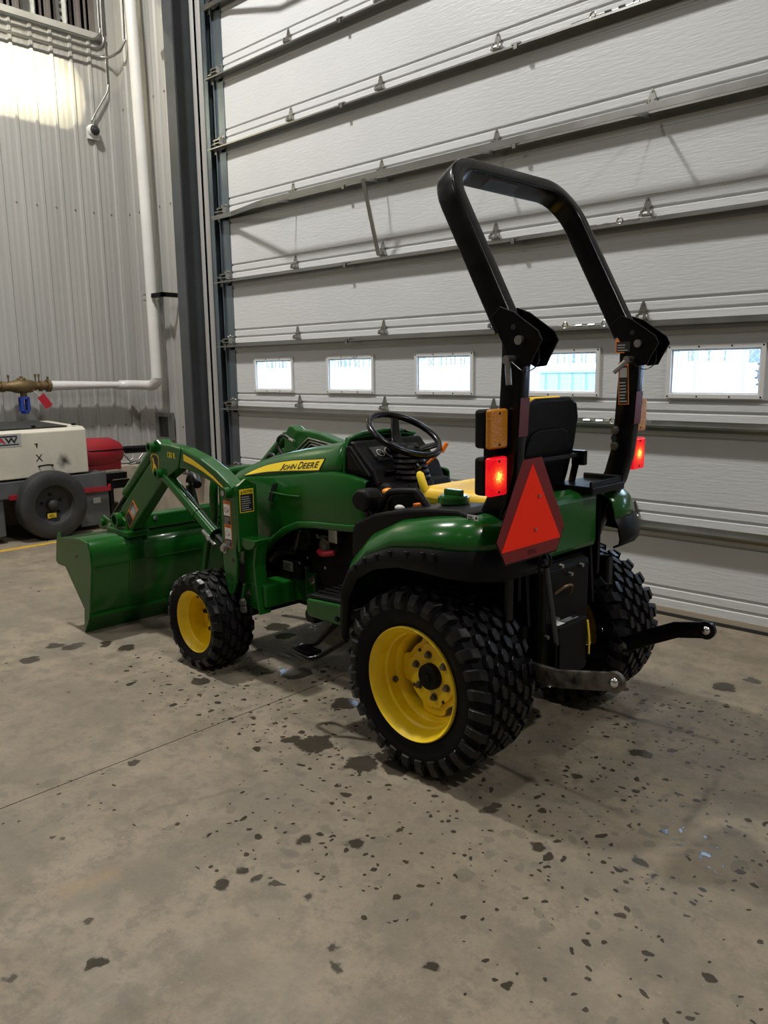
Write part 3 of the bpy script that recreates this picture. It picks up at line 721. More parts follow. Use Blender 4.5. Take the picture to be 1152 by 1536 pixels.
def soot():
    nt = sm.node_tree; b = nt.nodes['Principled BSDF']; tc = nt.nodes.new('ShaderNodeTexCoord'); ln = nt.nodes.new('ShaderNodeVectorMath'); ln.operation = 'LENGTH'
    nz = nt.nodes.new('ShaderNodeTexNoise'); nz.inputs['Scale'].default_value = 18; nt.links.new(tc.outputs['Object'], nz.inputs['Vector']); nt.links.new(tc.outputs['Object'], ln.inputs[0])
    a = nt.nodes.new('ShaderNodeMath'); a.operation = 'MULTIPLY_ADD'; a.inputs[1].default_value = .07; nt.links.new(nz.outputs[0], a.inputs[0]); nt.links.new(ln.outputs['Value'], a.inputs[2])
    mr = nt.nodes.new('ShaderNodeMapRange'); mr.inputs[1].default_value = .045; mr.inputs[2].default_value = .105; nt.links.new(a.outputs[0], mr.inputs[0])
    mx = nt.nodes.new('ShaderNodeMix'); mx.data_type = 'RGBA'; mx.inputs[6].default_value = (.03, .03, .03, 1); mx.inputs[7].default_value = (0.52, 0.49, 0.41, 1)
    nt.links.new(mr.outputs[0], mx.inputs[0]); nt.links.new(mx.outputs[2], b.inputs['Base Color']); b.inputs['Roughness'].default_value = .6
soot()
MB().cyl((0, 0, 0), (.0012, 0, 0), .105, n=28).build('soot_stain', sm, tr, 0, loc=(.0, .16, .645))
fr = MB().bb(-.80, .0, -1.55, .54, .37, .515).build('frame', M['grey_paint'], tr, 0, bevel=.01)
MB().sweep([(.02, -.33, .385), (.02, .55, .365), (-.12, .62, .365)], [(-.02, -.012), (.02, -.012), (.02, .012), (-.02, .012)]).build('side_rail', M['red_paint'], tr, 0)
MB().bb(-.55, -.02, .28, .56, .04, .37).build('tool_box', M['grey_paint'], tr, 0, bevel=.008)
MB().bb(-.015, -.008, .40, .47, .24, .29).build('data_plate', M['grey_label'], tr, 0)
MB().bb(-.5, -.03, -1.4, -.36, .06, .37).build('front_box', M['grey_paint'], tr, 0, bevel=.008)
RC = (.09, .0, .292)
tt = MB().lathe([(-.16, .165), (-.175, .21), (-.165, .26), (-.13, .285), (-.05, .291), (0, .291), (.02, .288), (.035, .27), (.04, .22), (.028, .17), (-.01, .16)], RC, 'x', 44, closed=True).build('tire', M['old_rubber'], tr, 40)
MB().lathe([(.0, .172), (.012, .165), (.0, .155), (-.02, .15), (-.03, .14), (-.045, .10), (-.05, .05), (-.02, .045), (.0, .04), (.012, .025), (.014, .001)], RC, 'x', 36).build('wheel', M['old_rubber'], tr, 40)
for k in range(5):
    a = k*1.2566+.4; MB().cyl((.035, .085*math.cos(a), .292+.085*math.sin(a)), (.06, .085*math.cos(a), .292+.085*math.sin(a)), .012, n=6).build('lug_nut', M['dark'], tr, 0)
d = Decal((.068, -.05, .18), (0, 1, 0), (.0, 0, 1)); d.rect(0, 0, .075, .04, M['yellow_label']).lines(.008, .008, .067, .034, 3, M['black_label']); d.done('tire_sticker', tr)
# red shrouded end and tail pipe
MB().lathe([(.38, .02), (.38, .135), (.43, .150), (.74, .138), (.80, .11), (.835, .09), (.84, .02)], (-.30, 0, .655), 'y', 28).build('red_shroud', M['red_paint'], tr, 40)
MB().bb(-.40, -.20, .44, .80, .50, .58).build('shroud_foot', M['red_paint'], tr, 0, bevel=.01)
MB().sweep([(-.155, .38, .69), (-.165, .82, .685)], [(-.006, -.002), (.006, -.002), (.006, .002), (-.006, .002)]).build('band', M['black'], tr, 0)
MB().bb(-.45, -.12, .36, .43, .52, .76).build('flange_plate', M['grey_paint'], tr, 0)
MB().cyl((-.30, .82, .665), (-.30, 1.22, .655), .036, n=18).build('tail_pipe', M['black'], tr, 50)
MB().tube([(-.28, .84, .70), (-.24, .86, .62), (-.22, .90, .56), (-.22, .93, .585)], .010, 8).build('lever', M['galv'], tr, 60)
MB().tube([(-.24, .78, .545), (-.24, .90, .54), (-.24, 1.0, .565), (-.24, 1.05, .62)], .008, 8).build('vent_tube', M['galv'], tr, 60)
MB().bb(-.42, -.34, .50, .95, .30, .38).cyl((-.3, .72, .02), (-.3, .72, .44), .03).cyl((-.3, .72, .0), (-.3, .72, .18), .065).build('tongue_jack', M['black'], tr, 30)
MB().bb(-.40, -.26, .60, .88, .40, .46).tube([(-.3, .68, .46), (-.3, .68, .50), (-.3, .76, .505), (-.3, .84, .49)], .008, 6).build('coupler', M['black'], tr, 30)
MB().tube([(-.1, -.28, .525), (-.06, -.2, .55), (-.05, -.12, .54), (-.08, -.03, .52)], .012, 6).build('strap', M['dark'], tr, 60)

# ================================================================== TRACTOR  (local: x forward, y left, z up; rear axle over the origin)
T = empty('compact_tractor', (-1.68, 2.47, 0), R(178)); tag(T, 'green compact tractor with yellow wheels, front loader and black roll bar', 'tractor')
def rbox(w_, h_, r_=.008, n=3):
    """rounded rectangle section"""
    out = []
    for cx, cz, a0 in ((w_/2-r_, h_/2-r_, 0), (-w_/2+r_, h_/2-r_, 90), (-w_/2+r_, -h_/2+r_, 180), (w_/2-r_, -h_/2+r_, 270)):
        for i in range(n+1):
            a = R(a0+90*i/n); out.append((cx+r_*math.cos(a), cz+r_*math.sin(a)))
    return out
def bolt(parent, c, d, r_=.011, h=.009, m='steel', name='bolt', washer=True):
    c = Vector(c); d = Vector(d); mb = MB()
    if washer: mb.cyl(c, c+d*.003, r_*1.5, n=14)
    mb.cyl(c, c+d*(h+.003), r_, n=6); return mb.build(name, M[m], parent, 25)

def cr(pts, k=4):
    P = [Vector(p) for p in pts]; P = [P[0]*2-P[1]]+P+[P[-1]*2-P[-2]]; out = []
    for i in range(1, len(P)-2):
        for j in range(k):
            t = j/k; a, b_, c, d_ = P[i-1:i+3]
            out.append(.5*((2*b_)+(c-a)*t+(2*a-5*b_+4*c-d_)*t*t+(3*b_-a-3*c+d_)*t**3))
    out.append(P[-2]); return out
# ---------------- wheels
def lug_block(rc, r_top, w0, hw, ht, skew, base):
    """tread block across w (y) and angle t, tapered; returns MB in wheel coordinates, at the top of the wheel"""
    pts = [(-hw, -ht*.45), (-hw*.35, -ht), (hw, -ht*.55), (hw, ht*.45), (hw*.35, ht), (-hw, ht*.55)]
    mb = MB(); lo = []; hi = []
    for w_, t in pts:
        t2 = t+skew*w_
        lo.append((base*math.sin(t2*1.08), w0+w_*1.1, base*math.cos(t2*1.08))); hi.append((r_top*math.sin(t2*.9), w0+w_*.86, r_top*math.cos(t2*.9)))
    n = len(pts); mb.add(lo+hi, [tuple(range(n))[::-1], tuple(range(n, 2*n))]+[(i, (i+1) % n, n+(i+1) % n, n+i) for i in range(n)])
    return mb
def shoulder_lug(prof_top, prof_base, ht, sgn, skew):
    sec = prof_top+prof_base[::-1]; mb = MB(); n = len(sec); vs = []
    for s_ in (-1, 1):
        for k, (w_, r_) in enumerate(sec):
            q = ht*(.80 if k < len(prof_top) else 1.1)
            t = s_*q+skew*(w_-sec[0][0]); vs.append((r_*math.sin(t), sgn*w_, r_*math.cos(t)))
    mb.add(vs, [tuple(range(n))[::-1], tuple(range(n, 2*n))]+[(i, (i+1) % n, n+(i+1) % n, n+i) for i in range(n)])
    return mb
def make_tire(name, c, Rr, hw, rim_r, ncol, nrow, singles, side):
    """side=+1: outward is +y. singles: lugs as objects, else one joined tread"""
    k = Rr
    crown = k-.020*(k/.33)
    prof = [(-hw*.84, rim_r-.012), (-hw*.93, rim_r+.006), (-hw, rim_r+(crown-rim_r)*.42), (-hw*.985, rim_r+(crown-rim_r)*.68), (-hw*.90, crown-.016), (-hw*.74, crown-.005), (0, crown),
            (hw*.74, crown-.005), (hw*.90, crown-.016), (hw*.985, rim_r+(crown-rim_r)*.68), (hw, rim_r+(crown-rim_r)*.42), (hw*.93, rim_r+.006), (hw*.84, rim_r-.012)]
    tire = MB().lathe(prof, (0, 0, 0), 'y', 64, closed=True).build(name, M['rubber'], T, 30, loc=c)
    pitch = 2*math.pi/nrow; meshes = []
    cw = hw*1.36/ncol
    for j in range(ncol):
        w0 = -hw*.68+cw*(j+.5); top = k-.002-.006*(abs(w0)/hw)**2
        meshes.append((lug_block(None, top, w0, cw*.40, pitch*.40, (.9 if j % 2 else -.9), crown-.012), (j % 2)*pitch/2))
    for sg in (-1, 1):
        pt = [(hw*.74, k-.004), (hw*.95, k-.012), (hw*1.05, k-.045*(k/.33)), (hw*1.045, k-.066*(k/.33))]
        pb = [(hw*.74, crown-.015), (hw*.88, crown-.022), (hw*.97, k-.055*(k/.33)), (hw*.985, k-.072*(k/.33))]
        meshes.append((shoulder_lug(pt, pb, pitch*.31, sg, 1.2), (0 if sg > 0 else pitch/2)+((ncol) % 2)*pitch/2))
    if singles:
        for mb, off in meshes:
            o0 = mb.build('tread_lug', M['lug'], tire, 0, bevel=.0025, seg=1)
            for r_ in range(nrow):
                o = o0 if r_ == 0 else copy(o0, tire)
                o.rotation_euler = (0, off+pitch*r_, 0)
    else:
        al = MB()
        for mb, off in meshes:
            for r_ in range(nrow):
                e = Matrix.Rotation(off+pitch*r_, 3, 'Y'); al.add([e @ Vector(v) for v in mb.v], mb.f)
        kind(al.build('tread', M['lug'], tire, 0), 'stuff')
    return tire
RC_, FC_ = .33, .228
make_tire('rear_tire', (0, .43, RC_), .332, .142, .206, 5, 28, True, 1)
make_tire('rear_tire', (0, -.43, RC_), .332, .142, .206, 5, 28, False, -1)
make_tire('front_tire', (1.43, .445, FC_), .231, .106, .156, 4, 17, True, 1)
make_tire('front_tire', (1.43, -.445, FC_), .231, .106, .156, 4, 17, False, -1)

def wavy(mb, c, y0, y1, r_in, r0, r1, lobes, n=72, sg=1):
    """disc with a lobed edge"""
    rows = []
    for h, rr in ((y0, 0), (y1, 0), (y1, 1), (y0, 1)):
        row = []
        for i in range(n):
            a = 2*math.pi*i/n
            s_ = math.cos(lobes*a); e = r0+(r1-r0)*(1 if s_ > .25 else (0 if s_ < -.25 else .5+2*s_))
            r_ = e if rr else r_in
            row.append((c[0]+r_*math.cos(a), c[1]+sg*h, c[2]+r_*math.sin(a)))
        rows.append(row)
    rows.append(rows[0]); mb.loft(rows, close=True)
def rear_rim(sg):
    c = (0, sg*.43, RC_); P = lambda l: [(sg*h, r_) for h, r_ in l]
    rim = MB().lathe(P([(.140, .197), (.136, .201), (.128, .201), (.118, .188), (.100, .178), (.085, .176), (.030, .168), (-.03, .156), (-.10, .165), (-.125, .192), (-.118, .188), (-.095, .158), (-.03, .148), (.020, .150), (.034, .153), (.042, .161), (.080, .163), (.086, .171), (.108, .175), (.118, .182), (.132, .189)]), c, 'y', 72, closed=True)
    rim = rim.build('rear_rim', M['yellow'], T, 35)
    mb = MB(); wavy(mb, c, .004, .014, .0, .122, .147, 4, sg=sg)
    mb.build('disc', M['yellow'], rim, 30)
    mb = MB(); wavy(mb, c, .014, .026, .0, .102, .116, 4, sg=sg); mb.build('disc_ring', M['yellow'], rim, 30, bevel=.003)
    y0 = c[1]+sg*.026
    MB().lathe(P([(.026, .047), (.046, .045), (.050, .040), (.050, .018), (.056, .016), (.056, .001)]), c, 'y', 28).build('hub', M['dark'], rim, 30)
    for k in range(6):
        a = R(20)+k*math.pi/3; p = (c[0]+.075*math.cos(a), y0, c[2]+.075*math.sin(a)); bolt(rim, p, (0, sg, 0), .0095, .012, 'worn_steel', 'lug_nut')
    for k in range(4):
        a = R(45)+k*math.pi/2+.2; p = Vector((c[0]+.098*math.cos(a), y0+sg*.0015, c[2]+.098*math.sin(a)))
        MB().box(p, (.011, .0035, .011), rot=(0, R(45), 0)).build('square_hole', M['black_label'], rim, 0)
    if sg > 0:
        a = R(200); p = Vector((c[0]-.161*math.cos(a)*-1, c[1]+.062, c[2]+.161*math.sin(a)))
        p = Vector((.159*math.cos(R(172)), c[1]+.05, c[2]-.062)); q = Vector((.150, c[1]+.055, c[2]-.045))
        bolt(rim, q, Vector((-1, .1, .3)).normalized(), .008, .008, 'worn_steel', 'valve_cap')
rear_rim(1); rear_rim(-1)
def front_rim(sg):
    c = (1.43, sg*.445, FC_); P = lambda l: [(sg*h, r_) for h, r_ in l]
    rim = MB().lathe(P([(.088, .142), (.092, .147), (.089, .151), (.081, .150), (.076, .142), (.068, .135), (.055, .131), (.050, .124), (-.040, .118), (-.09, .130), (-.085, .14), (-.08, .122), (-.035, .112), (.048, .118), (.056, .125), (.072, .130), (.080, .136)]), c, 'y', 56, closed=True).build('front_rim', M['yellow'], T, 35)
    MB().lathe(P([(-.040, .116), (-.030, .112), (-.028, .05), (-.035, .045), (-.035, .001), (-.045, .001), (-.045, .116)]), c, 'y', 48).build('disc', M['yellow'], rim, 30)
    MB().lathe(P([(-.03, .040), (-.01, .038), (-.005, .03), (-.005, .001)]), c, 'y', 24).build('hub', M['dark'], rim, 30)
    for k in range(5):
        a = R(10)+k*1.2566; bolt(rim, (c[0]+.075*math.cos(a), c[1]-sg*.029, c[2]+.075*math.sin(a)), (0, sg, 0), .010, .014, 'dark', 'lug_nut')
    MB().cyl((c[0]+.03, c[1]+sg*.02, c[2]+.115), (c[0]+.025, c[1]+sg*.05, c[2]+.105), .006, n=8).build('valve_stem', M['black'], rim, 40)
front_rim(1); front_rim(-1)

# ---------------- chassis
MB().bb(-.22, .42, -.16, .16, .24, .56).bb(-.20, .10, -.20, .20, .42, .70).build('transmission', M['dark'], T, 0, bevel=.02)
MB().cyl((0, -.40, RC_), (0, .40, RC_), .075, n=20).cyl((0, -.28, RC_), (0, .28, RC_), .11, n=20).build('rear_axle', M['dark'], T, 30)
MB().bb(.30, 1.62, .10, .16, .30, .42).bb(.30, 1.62, -.16, -.10, .30, .42).bb(1.50, 1.64, -.18, .18, .28, .52).build('frame_rails', M['dark'], T, 0, bevel=.006)
MB().bb(1.37, 1.49, -.36, .36, .20, .28).cyl((1.43, .30, .228), (1.43, .42, .228), .05).cyl((1.43, -.30, .228), (1.43, -.42, .228), .05).build('front_axle', M['dark'], T, 0, bevel=.01)
en = MB().bb(.62, 1.22, -.15, .15, .36, .80).bb(.50, .62, -.19, .19, .30, .72).build('engine', M['dark'], T, 0, bevel=.015)
rnd = random.Random(5)
MB().cyl((1.00, .15, .64), (1.00, .22, .64), .055, n=20).build('alternator', M['dark'], en, 30)
MB().cyl((.86, .15, .62), (.86, .205, .62), .035, n=16).bb(.80, .93, .15, .19, .645, .665).build('starter', M['worn_steel'], en, 30)
MB().tube(cr([(.80, .20, .60), (.85, .22, .59), (.90, .20, .59)]), .013, 8).build('red_hose', M['redtag'], en, 60)
MB().bb(.78, .84, .17, .20, .64, .71).build('bracket', M['steel'], en, 0, bevel=.006)
MB().tube(cr([(1.16, .17, .52), (1.06, .21, .58), (1.0, .20, .70), (.92, .17, .72), (.84, .18, .69)]), .018, 8).build('coolant_hose', M['hose'], en, 60)
MB().tube(cr([(1.25, .20, .50), (1.15, .23, .56), (1.05, .22, .58)]), .022, 8).build('intake_hose', M['hose'], en, 60)
for k in range(12):
    bolt(en, (.78+.36*rnd.random(), .185+.03*rnd.random(), .50+.22*rnd.random()), (0, 1, 0), .007, .010, 'chrome', 'engine_bolt', False)
MB().bb(1.03, 1.16, .165, .225, .42, .53).build('filter_housing', M['dark'], en, 0, bevel=.01)
d = Decal((1.13, .2265, .475), (-1, 0, 0), (0, 0, 1)); d.rect(0, 0, .07, .045, M['grey_label']).lines(.006, .006, .064, .038, 4, M['black_label']); d.done('data_plate', en)
# firewall under the cowl
MB().bb(.46, .60, -.20, .20, .50, .93).build('pedestal', M['plastic'], T, 0, bevel=.03)

# ---------------- hood
def hood_section(x, w_, zb, zs, zt, kw=.76):
    """half profile, bottom to centre then mirrored"""
    h = [(w_*.985, zb), (w_, zb+(zs-zb)*.5), (w_*.985, zs-.012), (w_*.955, zs)]
    return h
HS = [  # x, half width, z bottom, z shoulder
 (.535, .262, .755, .945), (.56, .272, .735, .952), (.62, .275, .728, .962), (.72, .276, .722, .968), (.83, .275, .715, .957), (.95, .272, .700, .940), (1.05, .270, .662, .927),
 (1.13, .268, .612, .917), (1.20, .266, .555, .908), (1.28, .264, .500, .899), (1.40, .258, .470, .886), (1.55, .245, .460, .865), (1.66, .215, .460, .842), (1.70, .17, .470, .825)]
mb = MB(); rows = []
for x, w_, zb, zs in HS:
    hp = [(w_*.985, zb), (w_, zb+.03), (w_, zb+(zs-zb)*.55), (w_*.99, zs-.016), (w_*.965, zs-.003), (w_*.90, zs)]
    rows.append([(x, y_, z_) for y_, z_ in hp])
mb.loft(rows)
mb.loft([[(x, -y_, z_) for x, y_, z_ in r_] for r_ in rows])
mb.loft([[(1.70, y_, z_) for _, y_, z_ in rows[-1]], [(1.70, -y_, z_) for _, y_, z_ in rows[-1]]])
hl = mb.build('hood_side', M['green'], T, 45, solid=.012)
# raised lip round the engine arch
mb = MB(); mb.sweep([(x, w_+.004, zb+.016) for x, w_, zb, zs in HS[1:10]], rbox(.030, .016, .006), up=(0, 0, 1)); mb.build('arch_lip', M['green'], hl, 45)
mb = MB(); mb.sweep([(x, -(w_+.004), zb+.016) for x, w_, zb, zs in HS[1:10]], rbox(.030, .016, .006), up=(0, 0, 1)); mb.build('arch_lip', M['green'], hl, 45)
# side scoop line
MB().sweep([(1.16, .267, .84), (1.05, .275, .838), (.93, .2765, .842)], rbox(.010, .008, .003), up=(0, 0, 1)).build('side_crease', M['green'], hl, 45)
MB().prism([(1.17, .80), (1.13, .88), (1.10, .885), (1.14, .80)], 'y', .262, .272).build('side_vent', M['black_label'], hl, 0)
HU = [(.695, .232, .955, 1.085, 1.116), (.74, .234, .955, 1.062, 1.098), (.80, .234, .951, 1.036, 1.080), (.90, .232, .940, 1.018, 1.066), (1.02, .231, .928, 1.000, 1.046), (1.14, .229, .914, .980, 1.024), (1.28, .226, .898, .952, .992), (1.40, .22, .882, .922, .958), (1.54, .20, .855, .882, .912), (1.64, .16, .832, .848, .868), (1.69, .11, .82, .826, .833)]
mb = MB(); rows = []
for x, w_, z0, zs, zt in HU:
    hp = [(w_*1.06, z0), (w_*1.0, z0+(zs-z0)*.5), (w_*.93, zs), (w_*.84, zs+(zt-zs)*.45), (w_*.68, zs+(zt-zs)*.78), (w_*.4, zt-.003), (0, zt)]
    rows.append([(x, y_, z_) for y_, z_ in hp]+[(x, -y_, z_) for y_, z_ in hp[-2::-1]])
mb.loft(rows)
hu = mb.build('hood', M['green'], T, 50, solid=.010)
# stripe with the name
def on_hood(x, t):
    for a, b_ in zip(HU, HU[1:]):
        if a[0] <= x <= b_[0]:
            f = (x-a[0])/(b_[0]-a[0]); q = [a[i]+(b_[i]-a[i])*f for i in range(5)]; break
    x, w_, z0, zs, zt = q; zm = z0+(zs-z0)*.5
    if t < .5: u = t/.5; return Vector((x, w_*(1.06-.06*u), z0+(zm-z0)*u))
    u = (t-.5)/.5; return Vector((x, w_*(1-.07*u), zm+(zs-zm)*u))
def stripe_strip(lo, hi, lift, m, name, parent):
    mb = MB(); n = len(lo)
    for k in (1,):
        r0 = []; r1 = []; r2 = []
        for (xa, ta), (xb, tb) in zip(lo, hi):
            for r_, s_ in ((r0, 0), (r1, .5), (r2, 1)):
                p = on_hood(xa+(xb-xa)*s_, ta+(tb-ta)*s_); r_.append(p+Vector((0, 1, .25)).normalized()*lift)
        mb.loft([r0, r1, r2])
    return mb.build(name, m, parent, 40)
def lerp(tab, x):
    for (x0, v0), (x1, v1) in zip(tab, tab[1:]):
        if x0 >= x >= x1: return v0+(v1-v0)*(x0-x)/(x0-x1)
    return tab[-1][1]
LO = [(1.41, .25), (1.22, .32), (1.02, .25), (.80, .18)]; HI = [(1.41, .28), (1.38, .48), (1.32, .70), (1.23, .86), (1.13, .88), (1.03, .86), (.80, .72)]
lo = [(1.405-(1.405-.835)*i/16, lerp(LO, 1.405-(1.405-.835)*i/16)) for i in range(17)]; hi = [(1.405-(1.405-.813)*i/16, lerp(HI, 1.405-(1.405-.813)*i/16)) for i in range(17)]
stripe_strip([(x-.004, t-.07) for x, t in lo], [(x-.004, min(.99, t+.06)) for x, t in hi], .002, M['black_label'], 'stripe_border', hu)
stripe_strip(lo, hi, .0032, M['yellow_label'], 'yellow_stripe', hu)
mb = MB(); x_ = 1.120
for ch, wd, hh in (('J', .020, 1.0), ('O', .028, .78), ('H', .026, .78), ('N', .027, .78), (' ', .008, 1), ('D', .030, 1.0), ('E', .022, .78), ('E', .022, .78), ('R', .025, .78), ('E', .022, .78)):
    if ch != ' ':
        pts, fs, w0, h0_ = text_geo(ch, 1, .012)
        mb.add([on_hood(x_-px/w0*wd-py/h0_*.010*hh, .33+.40*hh*py/h0_)+Vector((0, 1, .25)).normalized()*.0045 for px, py in pts], fs)
    x_ -= wd+.0046
lab(mb.build('lettering', M['black_label'], hu, 0), 'black lettering on the yellow stripe')
# muffler side grille hint, hood latch seams
MB().sweep([(.70, .225, .96), (.697, .222, 1.03), (.695, .20, 1.10), (.695, .12, 1.118), (.695, 0, 1.124), (.695, -.12, 1.118), (.695, -.20, 1.10)], rbox(.016, .022, .006), up=(0, 1, .2)).build('cowl_rim', M['green'], hu, 45)

# ---------------- dash, steering
ds = MB().prism([(.70, .72), (.70, 1.075), (.685, 1.092), (.655, 1.090), (.640, 1.070), (.545, .985), (.520, .930), (.505, .72)], 'y', -.205, .205).build('dash', M['plastic'], T, 0, bevel=.018, seg=3)
MB().prism([(.690, .955), (.690, 1.07), (.66, 1.075), (.55, .965), (.545, .955)], 'y', .20, .222).build('dash_cheek', M['plastic'], ds, 0, bevel=.01)
MB().prism([(.672, .975), (.672, 1.045), (.655, 1.05), (.585, .975)], 'y', .221, .226).build('cheek_panel', M['black'], ds, 0, bevel=.003)
# instrument cluster on the sloped face
e_ = (Vector((.545, 0, .985))-Vector((.640, 0, 1.070))).normalized(); nrm = Vector((-.665, 0, .745)).normalized()
d = Decal(Vector((.572, .145, 1.012))+nrm*.001, (0, -1, 0), (.745, 0, .665))
d.rect(0, 0, .29, .078, M['gauge']); 
for ca, r_ in ((.10, .030), (.185, .028), (.25, .020), (.04, .020)):
    d.ring(ca, .040, r_*.86, r_, M['white_label']); d.rect(ca-.002, .040, ca+.001, .040+r_*.7, M['grey_label'])
lab(d.done('gauge_cluster', ds), 'black gauge cluster with pale dials')
MB().box((.533, .12, .955), (.05, .06, .012), rot=(0, R(60), 0)).build('switch', M['black'], ds, 0, bevel=.004)
MB().box((.525, .125, .915), (.006, .035, .008)).build('switch_mark', M['white_label'], ds, 0)
# ribbed column boot
for k in range(6):
    f = k/5; MB().lathe([(0, .085-.03*f), (.012, .092-.03*f), (.024, .085-.03*f)], (.535+.012*k*0+.01*f, 0, .925+.022*k), 'z', 20).build('column_boot', M['plastic'], T, 40)
MB().bb(.45, .55, -.085, .085, .62, .93).build('column_cover', M['plastic'], T, 0, bevel=.03)
SC = Vector((.56, 0, 1.112)); ta = R(30); su = Vector((math.cos(ta), 0, math.sin(ta))); sv = Vector((0, 1, 0)); sn = Vector((-math.sin(ta), 0, math.cos(ta)))
sw = empty('steering_wheel'); sw.parent = T
ring = [SC+su*(.158*math.cos(t*2*math.pi/48))+sv*(.158*math.sin(t*2*math.pi/48)) for t in range(48)]
MB().tube(ring, .0135, 12, up=sn, closed=True).build('wheel_rim', M['black'], sw, 60)
hb = MB().lathe([(-.035, .001), (-.035, .04), (-.02, .05), (-.005, .045), (0, .001)], (0, 0, 0), 'z', 24).build('hub', M['black'], sw, 50)
hb.matrix_local = Matrix.Translation(SC-sn*.05) @ Matrix.Rotation(-ta, 4, 'Y')
for aa in (335, 236, 100):
    dd = su*math.cos(R(aa))+sv*math.sin(R(aa))
    MB().sweep([SC-sn*.062+dd*.03, SC-sn*.045+dd*.09, SC-sn*.004+dd*.153], rbox(.012, .044, .005), up=sn, scale=[1.4, 1.0, .8]).build('spoke', M['black'], sw, 50)
MB().cyl(SC-sn*.06, SC-sn*.20, .028, .035, n=18).build('steering_column', M['plastic'], T, 50)
MB().tube([(.50, -.06, .98), (.46, -.10, 1.03), (.44, -.115, 1.055)], .006, 8).cyl((.452, -.108, 1.038), (.432, -.122, 1.075), .011, .009, 10).build('throttle_lever', M['orange_label'], T, 50)

# ---------------- platform, step
pf = MB()
pf.prism([(.40, .30), (.64, .30), (.64, .46), (.62, .49), (.40, .50)], 'z', .478, .492)
pf = MB().bb(.34, .66, -.47, .47, .470, .490).build('floor_plate', M['dark'], T, 0)
for sg in (1, -1):
    sk = MB().prism([(.40, .425), (.615, .425), (.625, .44), (.622, .492), (.61, .497), (.40, .510)], 'y', sg*.47, sg*.505).build('side_skirt', M['green'], T, 0, bevel=.008)
    fm_ = MB().prism([(.40, .508), (.61, .497), (.635, .490), (.635, .505), (.61, .514), (.40, .526)], 'y', sg*.20, sg*.495).build('foot_mat', M['plastic'], T, 0, bevel=.008)
    for k in range(7):
        MB().bb(.43, .60, sg*(.235+.036*k), sg*(.247+.036*k), .512, .524).build('mat_rib', M['plastic'], fm_, 0)
    MB().prism([(.58, .395), (.635, .395), (.645, .43), (.635, .45), (.58, .43)], 'y', sg*.43, sg*.50).build('skirt_cap', M['plastic'], T, 0, bevel=.01)
bolt(T, (.435, .506, .452), (0, 1, 0), .008, .006, 'black', 'skirt_bolt')
st = MB().tube(cr([(.48, .42, .44), (.55, .47, .355), (.585, .49, .315), (.645, .50, .298), (.66, .53, .29), (.65, .555, .285), (.55, .565, .283), (.525, .55, .287), (.50, .53, .30), (.40, .47, .38), (.36, .44, .42)]), .010, 8).build('step', M['black'], T, 60)
for k in range(5): MB().bb(.545, .64, .497+.013*k, .503+.013*k, .284, .300).build('step_tread', M['black'], st, 0)

